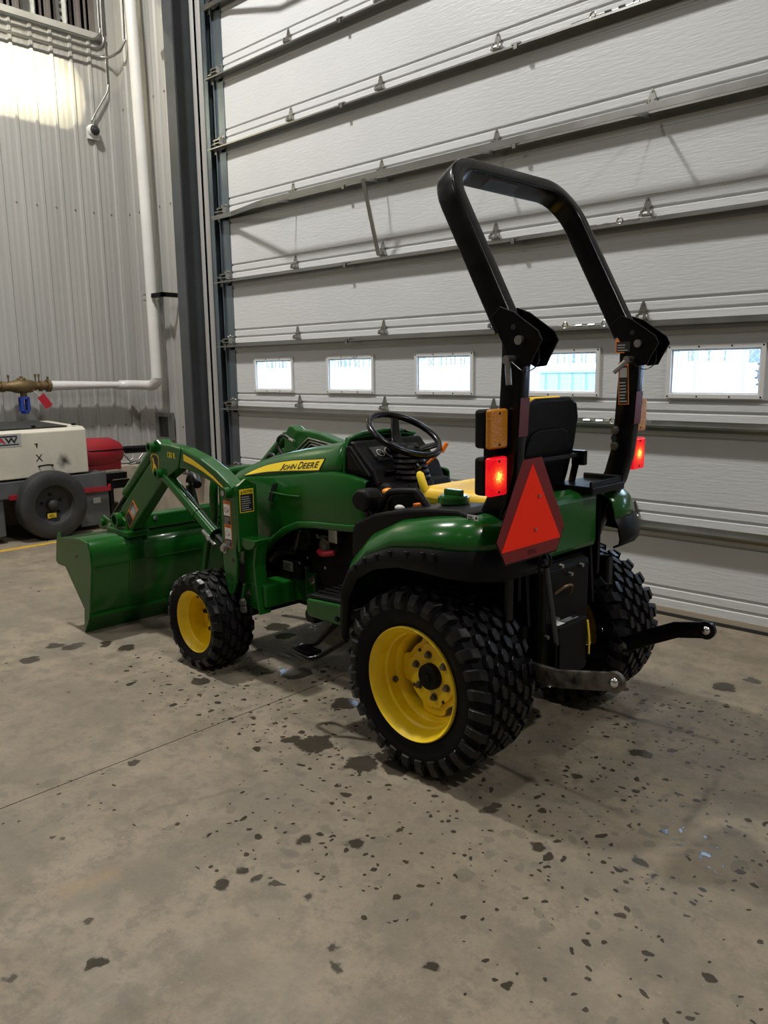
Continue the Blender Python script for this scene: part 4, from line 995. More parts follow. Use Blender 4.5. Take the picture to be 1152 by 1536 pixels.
# ---------------- rear fenders
def fender(sg):
    # x, z, y-limit of the crown / of the outer lower edge / of the flare; the rear corner is rounded in plan
    Tp = [(.375, .50, .468), (.378, .618, .468), (.352, .715, .468), (.270, .800, .468), (.116, .872, .468), (-.04, .903, .468), (-.13, .914, .468), (-.178, .916, .44), (-.203, .914, .395), (-.216, .910, .34), (-.22, .908, .27)]
    E = [(.340, .50, .56), (.338, .610, .56), (.300, .678, .56), (.214, .742, .56), (.094, .788, .56), (-.06, .808, .56), (-.155, .812, .552), (-.212, .813, .52), (-.248, .813, .47), (-.268, .813, .40), (-.275, .813, .27)]
    F = [(.325, .40, .566), (.302, .57, .566), (.255, .652, .566), (.17, .702, .566), (.06, .728, .566), (-.06, .732, .566), (-.162, .727, .558), (-.225, .722, .525), (-.265, .718, .475), (-.288, .715, .40), (-.296, .714, .27)]
    rows = []
    for (tx, tz, ty), (ex, ez, ey) in zip(Tp, E):
        L2 = lambda f, g: (tx+(ex-tx)*f, sg*(ty+(ey-ty)*f), tz+(ez-tz)*g)
        rows.append([(tx, sg*.26, tz), (tx, sg*(.26+(ty-.26)*.6), tz), L2(0, .02), L2(.38, .10), L2(.72, .30), L2(.93, .65), L2(1, 1)])
    fd = MB().loft(rows).build('rear_fender', M['green'], T, 60, solid=.006)
    lab(fd, 'glossy green fender shell')
    rows = []
    for (ex, ez, ey), (fx, fz, fy) in zip(E, F):
        out = Vector((fx-ex, 0, 0)); k = max(0, -.10-ex)/.2
        ox = -.012*min(1, k); 
        rows.append([(ex+.01*min(1, k), sg*(ey-.015*(1-min(1, k))), ez+.004), (ex, sg*(ey+.005*(1-min(1, k))), ez+.002), (ex*.7+fx*.3+ox, sg*(ey+.020*(1-min(1, k))), ez*.7+fz*.3), (ex*.25+fx*.75+ox, sg*(ey+.018*(1-min(1, k))), ez*.25+fz*.75), (fx, sg*fy, fz), (fx+.01, sg*(fy-.026), fz-.004)])
    fl_ = MB().loft(rows).build('fender_flare', M['plastic'], T, 45, solid=.008)
    lab(fl_, 'black rubber fender flare')
    for k, t in enumerate((2.6, 3.1, 3.6, 4.1, 4.6, 5.1, 5.6)):
        i = int(t); f = t-i; ex, ez = [E[i][q]+(E[i+1][q]-E[i][q])*f for q in (0, 1)]
        MB().box((ex, sg*.577, ez-.018), (.018, .012, .026)).build('flare_notch', M['plastic'], fl_, 0, bevel=.004)
    # inner wall
    MB().prism([(.30, .45), (.376, .60), (.35, .71), (.27, .80), (.116, .872), (-.06, .900), (-.19, .905), (-.22, .89), (-.22, .60)], 'y', sg*.245, sg*.262).build('fender_wall', M['plastic'], fd, 0)
    # black console on the fender top
    cs = MB().prism([(.392, .70), (.386, .80), (.372, .826), (.27, .872), (.10, .908), (-.007, .922), (-.12, .930), (-.165, .922), (-.175, .905), (-.06, .895), (.116, .862), (.262, .79), (.335, .715), (.35, .66)], 'y', sg*.27, sg*.466).build('side_console', M['plastic'], T, 0, bevel=.012)
    return fd, cs
f1, c1 = fender(1); f2, c2 = fender(-1)
d = Decal((-.165, .4672, .905), (-1, 0, 0), (0, 0, 1)); d.rect(0, 0, .045, .018, M['white_label']).lines(.003, .003, .030, .016, 3, M['black_label']).rect(.034, .005, .041, .013, M['black_label']); d.done('sticker', c1)
# controls on the near console
MB().tube(cr([(.33, .385, .845), (.315, .385, .88), (.275, .385, .932), (.245, .385, .945), (.15, .385, .955), (.125, .385, .95), (.07, .385, .895)]), .0135, 10).build('grab_handle', M['plastic'], c1, 60)
bx = MB().prism([(.33, .875), (.325, .925), (.35, .948), (.39, .945), (.42, .925), (.425, .895), (.40, .868), (.35, .862)], 'y', .355, .44).build('work_lamp', M['plastic'], c1, 0, bevel=.018, seg=3)
MB().cyl((.365, .40, .80), (.37, .40, .87), .016).cyl((.33, .42, .84), (.34, .43, .87), .012).build('lamp_bracket', M['black'], c1, 40)
MB().sph((.45, .21, .905), .024, sc=(1.2, 1, .62)).build('orange_knob', M['orange_knob'], c1, 60); MB().cyl((.45, .21, .80), (.45, .21, .90), .012).build('knob_stem', M['black'], c1, 40)
lv = MB().tube([(.295, .20, .995), (.288, .20, .985), (.262, .20, .925), (.255, .20, .915)], [.008, .0155, .0165, .010], 12).build('yellow_lever_grip', M['yellow_label'], c1, 60)
MB().tube([(.262, .20, .925), (.235, .20, .87), (.22, .21, .80)], .005, 8).build('lever_rod', M['black'], c1, 60)
MB().tube([(.30, .19, .90), (.315, .19, 1.00), (.31, .19, 1.02), (.295, .19, 1.01)], .007, 8).build('control_lever', M['black'], c1, 60)
MB().sph((.27, .33, .875), .018, sc=(1.3, .8, .7)).build('white_lever_knob', M['white_label'], c1, 60)
MB().bb(.18, .205, .30, .33, .87, .90).build('orange_lever', M['orange_label'], c1, 0, bevel=.004)
MB().cyl((0, .34, .90), (0, .34, .930), .045, n=24).build('filler_neck', M['black'], c1, 40)
cp = MB().cyl((0, .34, .928), (0, .34, .948), .056, .054, n=28).cyl((0, .34, .948), (0, .34, .953), .048, .046, n=28).build('fuel_cap', M['green'], c1, 30)
MB().box((0, .34, .962), (.075, .022, .022)).build('cap_grip', M['green'], c1, 0, bevel=.004)

# ---------------- seat
def rounded_panel(pts, y_fun): pass
se_ = empty('seat'); se_.parent = T
def seat_back(off0, off1, wsc, top, m, name, bev):
    # outline in (y, s): s along the leaning back
    outl = [(-.17, 0), (-.185, .10), (-.19, .22), (-.178, .32), (-.150, .372), (-.10, .392), (.10, .392), (.150, .372), (.178, .32), (.19, .22), (.185, .10), (.17, 0)]
    base = Vector((-.075, 0, .895)); up = Vector((-.20, 0, .98)).normalized(); fwd = Vector((.98, 0, .20)).normalized(); mb = MB(); vs = []
    for off in (off0, off1):
        for y_, s_ in outl: vs.append(base+up*(s_*top)+fwd*off+Vector((0, y_*wsc, 0)))
    n = len(outl); mb.add(vs, [tuple(range(n))[::-1], tuple(range(n, 2*n))]+[(i, (i+1) % n, n+(i+1) % n, n+i) for i in range(n)])
    return mb.build(name, m, se_, 40, bevel=bev, seg=3)
seat_back(-.025, .0, 1.0, 1.0, M['plastic'], 'back_shell', .012)
seat_back(.0, .055, .97, .985, M['yellow_seat'], 'back_cushion', .024)
seat_back(-.033, -.024, .72, .72, M['plastic'], 'shell_panel', .004)
MB().box((.10, 0, .905), (.40, .43, .075)).build('seat_cushion', M['yellow_seat'], se_, 40, bevel=.038, seg=4)
MB().box((.10, 0, .860), (.40, .42, .03)).build('seat_pan', M['plastic'], se_, 40, bevel=.01)
MB().sweep([(-.165, .15, 1.06), (-.165, -.18, 1.06)], rbox(.016, .006, .002)).build('belt_bar', M['black'], se_, 0)
MB().bb(-.185, -.13, -.21, -.185, 1.02, 1.075).build('belt_bracket', M['black'], se_, 0, bevel=.004)
MB().sweep([(-.15, -.19, 1.04), (-.12, -.20, .93), (-.02, -.235, .88)], rbox(.03, .012, .003)).build('arm_link', M['black'], se_, 0)
MB().prism([(-.235, .72), (-.235, .925), (-.18, .94), (.30, .86), (.30, .72)], 'y', -.215, .255).build('rear_deck', M['green'], T, 0, bevel=.02)
MB().bb(-.275, -.10, -.33, -.10, .925, .955).bb(-.27, -.26, -.33, -.10, .95, .975).bb(-.27, -.10, -.33, -.32, .95, .975).build('tool_tray', M['plastic'], T, 0, bevel=.006)

# ---------------- roll bar
rb = empty('roll_bar'); rb.parent = T
secp = rbox(.052, .082, .010)
for sg in (1, -1):
    y_ = sg*.36
    pts = [(-.268, y_, 1.50), (-.268, y_, 1.40), (-.258, y_, 1.20), (-.245, y_, 1.06), (-.220, y_, .97), (-.175, y_, .88), (-.10, y_, .70), (-.04, y_, .55)]
    po = MB().sweep(pts, secp, up=(0, 1, 0)).build('lower_post', M['black'], rb, 35)
    for dy in (.043, -.043):
        pl_ = MB().prism([(-.238, 1.566), (-.202, 1.534), (-.254, 1.447), (-.270, 1.405), (-.310, 1.382), (-.350, 1.386), (-.362, 1.41), (-.392, 1.462), (-.378, 1.488), (-.284, 1.550)], 'y', y_+dy-.004, y_+dy+.004).build('pivot_plate', M['black'], rb, 0, bevel=.002)
        MB().cyl((-.29, y_+dy+.0045, 1.502), (-.29, y_+dy+.0052, 1.502), .009).build('plate_hole', M['black_label'], pl_, 0)
    MB().cyl((-.320, y_-.06, 1.462), (-.320, y_+.062, 1.462), .010, n=14).cyl((-.320, y_+.05, 1.462), (-.320, y_+.064, 1.462), .014, n=14).build('pivot_pin', M['steel'], rb, 30)
    q = Vector((-.29, y_+.06, 1.405)); hd = MB().cyl((-.29, y_-.055, 1.405), (-.29, y_+.085, 1.405), .013, n=14)
    if sg > 0: hd.sweep([(-.292, y_+.075, 1.405), (-.300, y_+.078, 1.33)], rbox(.014, .018, .005), up=(0, 1, 0))
    else: hd.sweep([(-.292, y_+.075, 1.405), (-.250, y_+.10, 1.36)], rbox(.014, .018, .005), up=(0, 1, 0))
    hd.build('lock_pin', M['steel'], rb, 30)
    MB().tube(cr([(-.30, y_+.07, 1.40), (-.35, y_+.07, 1.37), (-.39, y_+.06, 1.39), (-.385, y_+.05, 1.44)]), .0018, 5).build('pin_cable', M['black'], rb, 50)
    # retro-reflective bands on the rear of the post
    for z0, z1, m_ in ((1.17, 1.29, 'refl_strip'), (1.11, 1.165, 'grey_black')):
        if m_ == 'grey_black': continue
        xa = -.258-.041+ (1.20-z0)*-.0; 
        d = Decal((-.3065+.008*(1.29-z0)/.12, y_+.024, z0), (0, -1, 0), (-.05, 0, 1)); d.rect(0, 0, .048, z1-z0, M[m_]); d.done('reflector_band', po)
dv = Vector((.48, 0, .877)); h0_ = Vector((-.238, 0, 1.50)); r_c = .14; ln_ = .605
hp = [h0_+Vector((0, .36, 0))]
hp += [h0_+dv*(ln_-r_c)*f+Vector((0, .36, 0)) for f in (.5, 1.0)]
for i in range(1, 10):
    a = math.pi/2*i/9; hp.append(h0_+dv*(ln_-r_c+r_c*math.sin(a))+Vector((0, .36-r_c+r_c*math.cos(a), 0)))
hp += [Vector((p.x, -p.y, p.z)) for p in hp[::-1]]
hoop = MB().sweep(hp, rbox(.082, .052, .010), up=(.877, 0, -.48)).build('hoop', M['black'], rb, 35)
ctop = h0_+dv*ln_; ndn = -dv
d = Decal(ctop+ndn*.027+Vector((.877, 0, -.48))*-.022+Vector((0, .13, 0)), (0, -1, 0), Vector((.877, 0, -.48)))
d.rect(0, 0, .17, .045, M['black_label']).rect(0, 0, .09, .008, M['orange_label']).lines(.01, .014, .095, .040, 4, M['grey_label'], .3).rect(.11, .004, .165, .042, M['grey_label']); d.done('warning_label', hoop)
# labels on the far post
d = Decal((-.225, -.318+.004, 1.43), (-1, 0, 0), (0, 0, 1)); d.rect(0, 0, .062, .052, M['orange_label']).rect(.004, .004, .058, .040, M['black_label']).lines(.008, .008, .05, .036, 3, M['grey_label'], .35); d.done('warning_label', rb)
d = Decal((-.235, -.333, 1.24), (-1, 0, .05), (.05, 0, 1)); d.rect(0, 0, .042, .155, M['orange_label']).rect(.003, .003, .039, .142, M['black_label']).rect(.006, .10, .036, .135, M['grey_label']).lines(.006, .01, .036, .09, 7, M['grey_label'], .35); d.done('warning_label', rb)
for z_ in (1.145, 1.085): bolt(rb, (-.215-.01, -.333, z_), (0, 1, 0), .011, .007, 'steel', 'post_bolt')
MB().cyl((-.22, -.3335, 1.115), (-.22, -.3325, 1.115), .012).build('post_hole', M['black_label'], rb, 0)

# ---------------- lamps
def lamp(sg, z0, z1, m, name):
    ya, yb = sg*.400, sg*.486
    bd = MB().bb(-.205, -.250, ya, yb, z0, z1).build(name, M['plastic'], T, 0, bevel=.010)
    zc = (z0+z1)/2; yc = (ya+yb)/2
    MB().bb(-.022, 0, -.045, .045, -(z1-z0)/2-.001, (z1-z0)/2+.001).build('lens', m, bd, 30, bevel=.008, loc=(-.249, yc, zc))
    for dz in (1, -1): MB().cyl((-.270, yc, zc+dz*((z1-z0)/2-.012)), (-.2725, yc, zc+dz*((z1-z0)/2-.012)), .004, n=8).build('screw', M['dark'], bd, 0)
    MB().cyl((-.225, yc-sg*.06, zc), (-.225, yc-sg*.02, zc), .012).build('mount', M['black'], bd, 30)
for sg in (1, -1):
    lamp(sg, 1.137, 1.257, M['amber'], 'turn_lamp'); lamp(sg, .990, 1.110, M['tail'], 'tail_lamp')
    MB().bb(-.245, -.205, sg*.385, sg*.44, 1.04, 1.20).build('lamp_bracket', M['black'], T, 0, bevel=.004)

# ---------------- slow moving vehicle sign
sv_ = empty('warning_triangle'); sv_.parent = T
s0 = Vector((-.350, .375, .80)); su_ = Vector((-.06, -1, .03)).normalized(); sv2 = Vector((-.02, -.13, 1)).normalized()
d = Decal(s0, su_, sv2)
hexo = [(-.122, 0), (.122, 0), (.162, .072), (.040, .305), (-.040, .305), (-.162, .072)]
hexo = [(-.125, -.004), (.125, -.004), (.166, .072), (.045, .308), (-.045, .308), (-.166, .072)]
d.poly([(a*1.02, -.004+b_*1.02-.002) for a, b_ in hexo], M['black'], lift=-.001)
d.poly(hexo, M['smv_red'], lift=.0006); d.h = .0014
d.poly([(-.145, .035), (.145, .035), (0, .292)], M['smv_orange']); d.h = .0022
d.lines(-.02, .008, .03, .024, 4, M['refl_strip'], .4)
d.done('reflector_sheet', sv_)
for b_ in (.085, .19): bolt(sv_, s0+su_*.0+sv2*b_+d.n*.001, d.n, .005, .003, 'steel', 'rivet', False)
MB().sweep([s0+sv2*.15-d.n*.004, s0+sv2*.02-d.n*.004], rbox(.004, .03, .001), up=d.n).build('bracket', M['black'], sv_, 0)

# ---------------- three-point hitch
def hitch():
    h = empty('rear_hitch'); h.parent = T
    def link(path, name, m, ball):
        o = MB().sweep(path, rbox(.060, .014, .004), up=(0, 0, 1)).build(name, m, h, 35)
        e = Vector(path[-1]); mb = MB().cyl(e+Vector((0, -.0085, 0)), e+Vector((0, .0085, 0)), .033, n=22); mb.build('link_eye', m, o, 35)
        MB().sph(e, .019, mi=0, n=16).build('ball_joint', M['chrome'], o, 60)
        return o
    link([(-.10, .24, .37), (-.25, .27, .375), (-.42, .305, .392), (-.622, .32, .442)], 'lower_link', M['worn_steel'], 1)
    link([(-.08, -.26, .225), (-.30, -.31, .315), (-.385, -.32, .362), (-.51, -.32, .425), (-.622, -.32, .449)], 'lower_link', M['black'], 1)
    MB().tube([(-.322, .262, .765), (-.332, .265, .736), (-.382, .278, .511), (-.385, .278, .49)],   .0095, 10).build('lift_rod', M['rod'], h, 60)
    MB().bb(-.398, -.368, .268, .274, .35, .50).bb(-.398, -.368, .288, .294, .40, .50).build('rod_clevis', M['black'], h, 0, bevel=.003)
    MB().tube([(-.078, -.315, .67), (-.132, -.318, .606)], .014, 10).tube([(-.132, -.318, .606), (-.272, -.31, .394)], .0115, 10).build('lift_rod', M['rod'], h, 60)
    MB().sweep([(-.265, -.300, .41), (-.325, -.300, .305)], rbox(.036, .010, .003), up=(0, 1, 0)).build('rod_clevis', M['black'], h, 0)
    bolt(h, (-.315, -.292, .32), (0, 1, 0), .012, .012, 'steel', 'clevis_bolt')
    MB().tube(cr([(-.205, -.28, .345), (-.21, -.28, .372), (-.225, -.28, .38), (-.235, -.28, .37), (-.225, -.28, .358)]), .0025, 6).build('hitch_pin_clip', M['chrome'], h, 60)
    MB().sweep([(-.10, .21, .70), (-.20, .24, .72), (-.33, .255, .775)], rbox(.05, .02, .005), scale=[1.2, 1, .8]).build('rockshaft_arm', M['black'], h, 0)
    MB().sweep([(-.0, -.24, .66), (-.05, -.28, .675), (-.09, -.30, .675)], rbox(.05, .02, .005), scale=[1.2, 1, .8]).build('rockshaft_arm', M['black'], h, 0)
    MB().tube([(-.085+.022*math.cos(t*.52), -.335, .672+.022*math.sin(t*.52)) for t in range(12)], .006, 6, up=(0, 1, 0), closed=True).build('lynch_ring', M['black'], h, 60)
    MB().tube([(-.335+.02*math.cos(t*.52), .275, .768+.026*math.sin(t*.52)) for t in range(12)], .005, 6, up=(0, 1, 0), closed=True).build('lynch_ring', M['black'], h, 60)
    # sway chain of the near link
    for k in range(4):
        c = Vector((-.285-.032*k, .255+.012*k, .365)); a = k % 2
        pts = [(c.x+.022*math.cos(t*.6283), c.y+(0 if a else .010*math.sin(t*.6283)), c.z+(.010*math.sin(t*.6283) if a else 0)) for t in range(10)]
        MB().tube(pts, .005, 6, up=(0, 1, 0) if a else (0, 0, 1), closed=True).build('chain_link', M['steel'], h, 60)
    MB().bb(-.30, -.22, .22, .26, .345, .385).build('chain_anchor', M['worn_steel'], h, 0, bevel=.006)
    MB().bb(-.26, -.20, -.13, .17, .26, .70).build('rear_housing', M['dark'], h, 0, bevel=.02)
    for sg in (1, -1):
        MB().prism([(-.23, .50), (-.16, .50), (-.12, .88), (-.20, .88)], 'y', sg*.20, sg*.215).build('side_plate', M['dark'], h, 0)
    MB().bb(-.30, -.205, -.055, .135, .30, .495).build('pto_shield', M['dark'], h, 0, bevel=.008)
    d = Decal((-.292, .125, .4965), (0, -1, 0), (1, 0, 0)); d.rect(0, 0, .15, .075, M['black_label']).rect(0, 0, .045, .07, M['white_label']).rect(.05, .035, .145, .07, M['orange_label']).lines(.05, .004, .14, .03, 3, M['grey_label']); d.done('warning_label', h)
    MB().tube([(-.302, -.05, .48), (-.308, -.055, .42), (-.305, -.06, .35)], .004, 6).build('yellow_wire', M['yellow_label'], h, 60)
    MB().tube(cr([(-.26, .10, .60), (-.29, .08, .63), (-.29, .04, .625), (-.27, .02, .59)]), .005, 6).build('brass_line', M['brass'], h, 60)
    for p in ((-.265, .13, .51), (-.265, .10, .512), (-.265, -.05, .68), (-.265, .02, .66), (-.265, .16, .46), (-.265, .08, .70)):
        bolt(h, p, (-1, 0, 0), .008, .010, 'steel', 'housing_bolt', False)
    for y_ in (.262, .235): MB().bb(-.285, -.25, y_-.008, y_+.008, .745, .785).build('clip', M['galv'], h, 0)
    MB().bb(-.235, -.19, .30, .345, .38, .72).build('axle_bracket', M['black'], h, 0, bevel=.01)
    MB().bb(-.235, -.19, -.345, -.30, .38, .66).build('axle_bracket', M['black'], h, 0, bevel=.01)
hitch()

# ---------------- loader
ld = T
def boom(sg):
    yo, yi = sg*.448, sg*.372
    up_ = [(1.862, 1.052), (1.840, 1.057), (1.805, 1.038), (1.70, 1.034), (1.60, 1.024), (1.44, .988), (1.315, .942), (1.225, .895), (1.165, .858), (1.180, .800), (1.235, .805), (1.263, .852), (1.323, .878), (1.47, .912), (1.60, .930), (1.645, .928), (1.76, .872), (1.80, .852), (1.84, .856), (1.916, .884), (1.905, .975), (1.900, 1.01)]
    if sg < 0: up_ = [(x-.03 if x > 1.3 else x, z+.02 if x > 1.3 else z) for x, z in up_]
    b_ = MB().prism(up_, 'y', yo, yi).build('boom_arm', M['green'], ld, 0, bevel=.008)
    lo_ = [(1.916, .930), (1.83, .872), (2.150, .575), (2.185, .535), (2.28, .53), (2.315, .545), (2.325, .60), (2.274, .663)]
    la = MB().prism([(1.905, .95), (1.80, .862), (2.145, .575), (2.18, .54), (2.28, .53), (2.318, .548), (2.325, .60), (2.274, .663)], 'y', yo-sg*.006, yi+sg*.006).build('lower_arm', M['green'], ld, 0, bevel=.006)
    for (x, z, r_) in ((1.868, 1.015, .026), (1.815, .888, .024), (1.222, .852, .026)):
        MB().lathe([(yo, .001), (yo+sg*.001, r_), (yo+sg*.028, r_), (yo+sg*.028, r_*.62), (yo+sg*.018, r_*.6), (yo+sg*.018, .001)], (x, 0, z), 'y', 24).build('pivot_boss', M['green'], b_, 30)
    bolt(b_, (1.222, yo+sg*.016, .852), (0, sg, 0), .014, .012, 'steel', 'pivot_pin')
    MB().lathe([(yo, .001), (yo, .040), (yo+sg*.035, .040), (yo+sg*.035, .028), (yo+sg*.01, .026), (yo+sg*.01, .001)], (2.285, 0, .598), 'y', 24).build('pivot_boss', M['green'], la, 30)
    # top plate flange that shows as the seam
    MB().prism([(1.600, 1.026), (1.604, 1.031), (1.644, .93), (1.638, .928)], 'y', yo+sg*.0, yo+sg*.004).build('weld_seam', M['green'], b_, 0)
    # curl cylinder
    A = Vector((1.895, sg*.41, 1.01)); B = Vector((2.485, sg*.41, .556)); C_ = A+(B-A)*.585
    cc = MB().cyl(A, C_, .033, n=20).cyl(A+(B-A)*.56, C_+(B-A)*.008, .036, n=20).build('curl_cylinder', M['green'], ld, 40)
    MB().cyl(C_, B, .016, n=14).build('cylinder_rod', M['black'], cc, 50)
    # lift cylinder
    A = Vector((1.79, sg*.425, .872)); B = Vector((1.272, sg*.425, .579)); C_ = A+(B-A)*.80
    lc = MB().cyl(A, C_, .030, n=20).cyl(A+(B-A)*.50, A+(B-A)*.53, .033, n=20).cyl(C_-(B-A)*.03, C_, .033, n=20).build('lift_cylinder', M['green'], ld, 40)
    MB().cyl(C_, B, .016, n=14).build('cylinder_rod', M['chrome'] if False else M['black'], lc, 50)
    p = A+(B-A)*.70+Vector((0, sg*.036, -.015)); q = (B-A).normalized()
    MB().cyl(p, p+q*.05, .010, n=10).cyl(p+q*.05, p+q*.07, .013, n=8).cyl(p+q*.07, p+q*.11, .008, n=10).build('hose_fitting', M['chrome'], lc, 30)
    # mast
    ms = MB().prism([(1.165, .865), (1.178, .885), (1.205, .868), (1.255, .870), (1.280, .845), (1.292, .60), (1.285, .50), (1.262, .40), (1.245, .378), (1.225, .385), (1.195, .44), (1.180, .53), (1.180, .60), (1.165, .66)], 'y', yo+sg*.001, yo-sg*.013).build('mast', M['green'], ld, 0, bevel=.003)
    MB().bb(1.152, 1.168, sg*.345, yo, .59, .885).build('mast_rear_plate', M['green'], ms, 0, bevel=.002)
    MB().prism([(sg*.345, .885), (sg*.40, .915), (yo, .885)], 'x', 1.152, 1.168).build('mast_tab', M['green'], ms, 0, bevel=.002)
    MB().prism([(1.165, .865), (1.255, .865), (1.28, .845), (1.285, .50), (1.18, .50)], 'y', sg*.345, sg*.357).build('mast_inner_plate', M['green'], ms, 0, bevel=.002)
    for z in (.592,): bolt(ms, (1.27, yo+sg*.001, z), (0, sg, 0), .016, .012, 'steel', 'cylinder_pin')
    MB().cyl((1.205, yo+sg*.0005, .545), (1.205, yo+sg*.0025, .545), .010).build('plate_hole', M['black_label'], ms, 0)
    # frame bracket below the mast
    br_ = MB().prism([(1.195, .33), (1.075, .318), (1.050, .335), (1.075, .52), (1.055, .62), (1.165, .65), (1.195, .56)], 'y', sg*.385, sg*.40).build('loader_bracket', M['green'], ld, 0, bevel=.003)
    MB().prism([(1.045, .318), (1.058, .318), (1.078, .45), (1.086, .54), (1.066, .62), (1.050, .655), (1.040, .655), (1.058, .61), (1.072, .54), (1.064, .45)], 'y', sg*.368, sg*.428).build('bracket_flange', M['green'], br_, 0, bevel=.002)
    MB().prism([(1.198, .33), (1.185, .33), (1.150, .44), (1.165, .44)], 'y', sg*.385, sg*.432).build('bracket_flange', M['green'], br_, 0, bevel=.002)
    MB().prism([(1.045, .655), (1.175, .655), (1.175, .642), (1.150, .62), (1.120, .605), (1.09, .607), (1.060, .622), (1.045, .640)], 'y', sg*.345, sg*.44).build('bracket_shelf', M['green'], br_, 0, bevel=.003)
    for z in (.390, .355, .325): bolt(br_, (1.165+.004*(z-.36)/.03, sg*.4325 if z < .38 else sg*.401, z), (0, sg, 0), .015, .012, 'steel', 'frame_bolt')
    ct_ = MB().bb(1.03, 1.15, sg*.17, sg*.405, .345, .448).build('cross_tube', M['green'], ld, 0, bevel=.010)
    MB().bb(.97, 1.03, sg*.155, sg*.175, .32, .47).bb(1.02, 1.16, sg*.155, sg*.18, .33, .50).build('mount_plate', M['green'], ct_, 0, bevel=.004)
    for p in ((.985, .44), (1.10, .478)): bolt(ct_, (p[0], sg*.176, p[1]), (0, sg, 0), .016, .012, 'steel', 'mount_bolt')
    return b_, la, ms
b1, la1, ms1 = boom(1); b2, la2, ms2 = boom(-1)
yo = .4485
# boom decals
d = Decal((1.735, yo, .975), (-1, 0, -.04), (-.04, 0, 1)); d.text('120 R', 0, 0, .075, .028, M['yellow_label'], .02); lab(d.done('lettering', b1), 'small yellow lettering')
st_t = [(1.585, 1.000), (1.50, .978), (1.42, .950), (1.34, .917), (1.27, .880), (1.235, .858)]; st_b = [(1.585, .968), (1.50, .952), (1.42, .930), (1.34, .903), (1.27, .872), (1.235, .855)]
d = Decal((0, yo, 0), (-1, 0, 0), (0, 0, 1)); d.poly([(-x+.003, z+.004) for x, z in st_t]+[(-x-.003, z-.004) for x, z in st_b[::-1]], M['black_label']); d.poly([(-x, z) for x, z in st_t]+[(-x, z) for x, z in st_b[::-1]], M['yellow_label']); d.done('yellow_stripe', b1)
d = Decal((1.862, yo, .925), (-1, 0, 0), (0, 0, 1))
sh = [(-.034, .0), (-.026, -.036), (0, -.052), (.026, -.036), (.034, 0), (.034, .040), (.018, .052), (-.018, .052), (-.034, .040)]
d.poly([(a*1.12, b_*1.12) for a, b_ in sh], M['yellow_label']).poly(sh, M['black_label'])
d.poly([(-.020, .006), (-.012, .012), (.004, .004), (.014, -.008), (.022, -.030), (.017, -.032), (.008, -.014), (-.004, -.012), (-.014, -.020), (-.020, -.034), (-.024, -.032), (-.020, -.014), (-.018, -.004)], M['yellow_label']); d.h -= .0004
d.poly([(-.016, .010), (-.020, .026), (-.026, .030), (-.018, .036), (-.010, .042), (-.010, .032), (-.006, .018), (-.004, .008)], M['yellow_label'])
lab(d.done('deer_emblem', b1), 'black shield with a leaping yellow deer')
# orange/white/black warning labels
def warn(o, u, v, w_, hh, parent, seed=1, rot=False):
    d = Decal(o, u, v); d.rect(0, 0, w_, hh, M['orange_label']); e = .06*w_
    n = 2; sub = hh/n
    for k in range(n):
        z0 = k*sub
        d.rect(e, z0+sub*.38, w_-e, z0+sub*.86, M['white_label']); d.h -= .0005
        d.rect(e, z0+e*.6, w_-e, z0+sub*.38, M['black_label'])
        d.lines(e*2, z0+sub*.05, w_-e*2, z0+sub*.34, 4, M['grey_label'], .35, seed+k)
        d.ring(w_*.38, z0+sub*.62, w_*.17, w_*.23, M['redtag'] if k else M['grey_label']); d.poly([(w_*.5, z0+sub*.5), (w_*.8, z0+sub*.55), (w_*.75, z0+sub*.7)], M['grey_label']); d.h -= .0006
        d.text('WARNING', w_*.15, z0+sub*.89, w_*.7, sub*.07, M['black_label'], .01)
    return d.done('warning_label', parent)
warn((1.262, yo+.001, .598), (-1, 0, 0), (-.03, 0, 1), .055, .215, ms1)
dir_ = Vector((1.83-2.15, 0, .872-.575)).normalized(); nn = Vector((-dir_.z, 0, dir_.x))
d = Decal((2.262, .4425, .60), (-dir_.z*-1*-1 if False else -.68, 0, -.73) if False else (-.68, 0, -.73), (-.73, 0, .68))
dA = Vector((2.195, .4425, .590)); ul = Vector((-.70, 0, .71)); vl = Vector((.71, 0, .70))
d = Decal(Vector((2.240, .4425, .612)), (-.71, 0, -.70), (-.70, 0, .71)); d.rect(0, 0, .07, .155, M['orange_label'])
for k in range(2):
    d.rect(.004, .004+.077*k, .066, .065+.077*k, M['black_label']); d.h -= .0005
    if k: d.rect(.022, .004+.077*k, .066, .065+.077*k, M['white_label']) 
    d.lines(.010, .010+.077*k, .06, .06+.077*k, 4, M['grey_label'], .3); d.h = .0016
d.done('warning_label', la1)
d = Decal((1.1515, .438, .765), (0, -1, 0), (0, 0, 1)); d.rect(0, 0, .075, .105, M['yellow_label']).rect(.004, .004, .071, .082, M['black_label']).lines(.009, .010, .064, .078, 7, M['grey_label'], .35)
d.text('CAUTION', .018, .087, .052, .013, M['black_label'], .02).poly([(.006, .087), (.016, .087), (.011, .098)], M['black_label']); lab(d.done('caution_label', ms1), 'yellow and black CAUTION label')
# steel lines along the inside of the far arm
for pts in ([(1.80, .915), (1.649, 1.016), (1.40, .985)], [(1.755, .925), (1.635, 1.000), (1.42, .970)], [(1.71, .930), (1.625, .984), (1.44, .957)]):
    MB().tube([(x, -.366, z) for x, z in pts], .005, 8).build('steel_line', M['steel'], b2, 50)
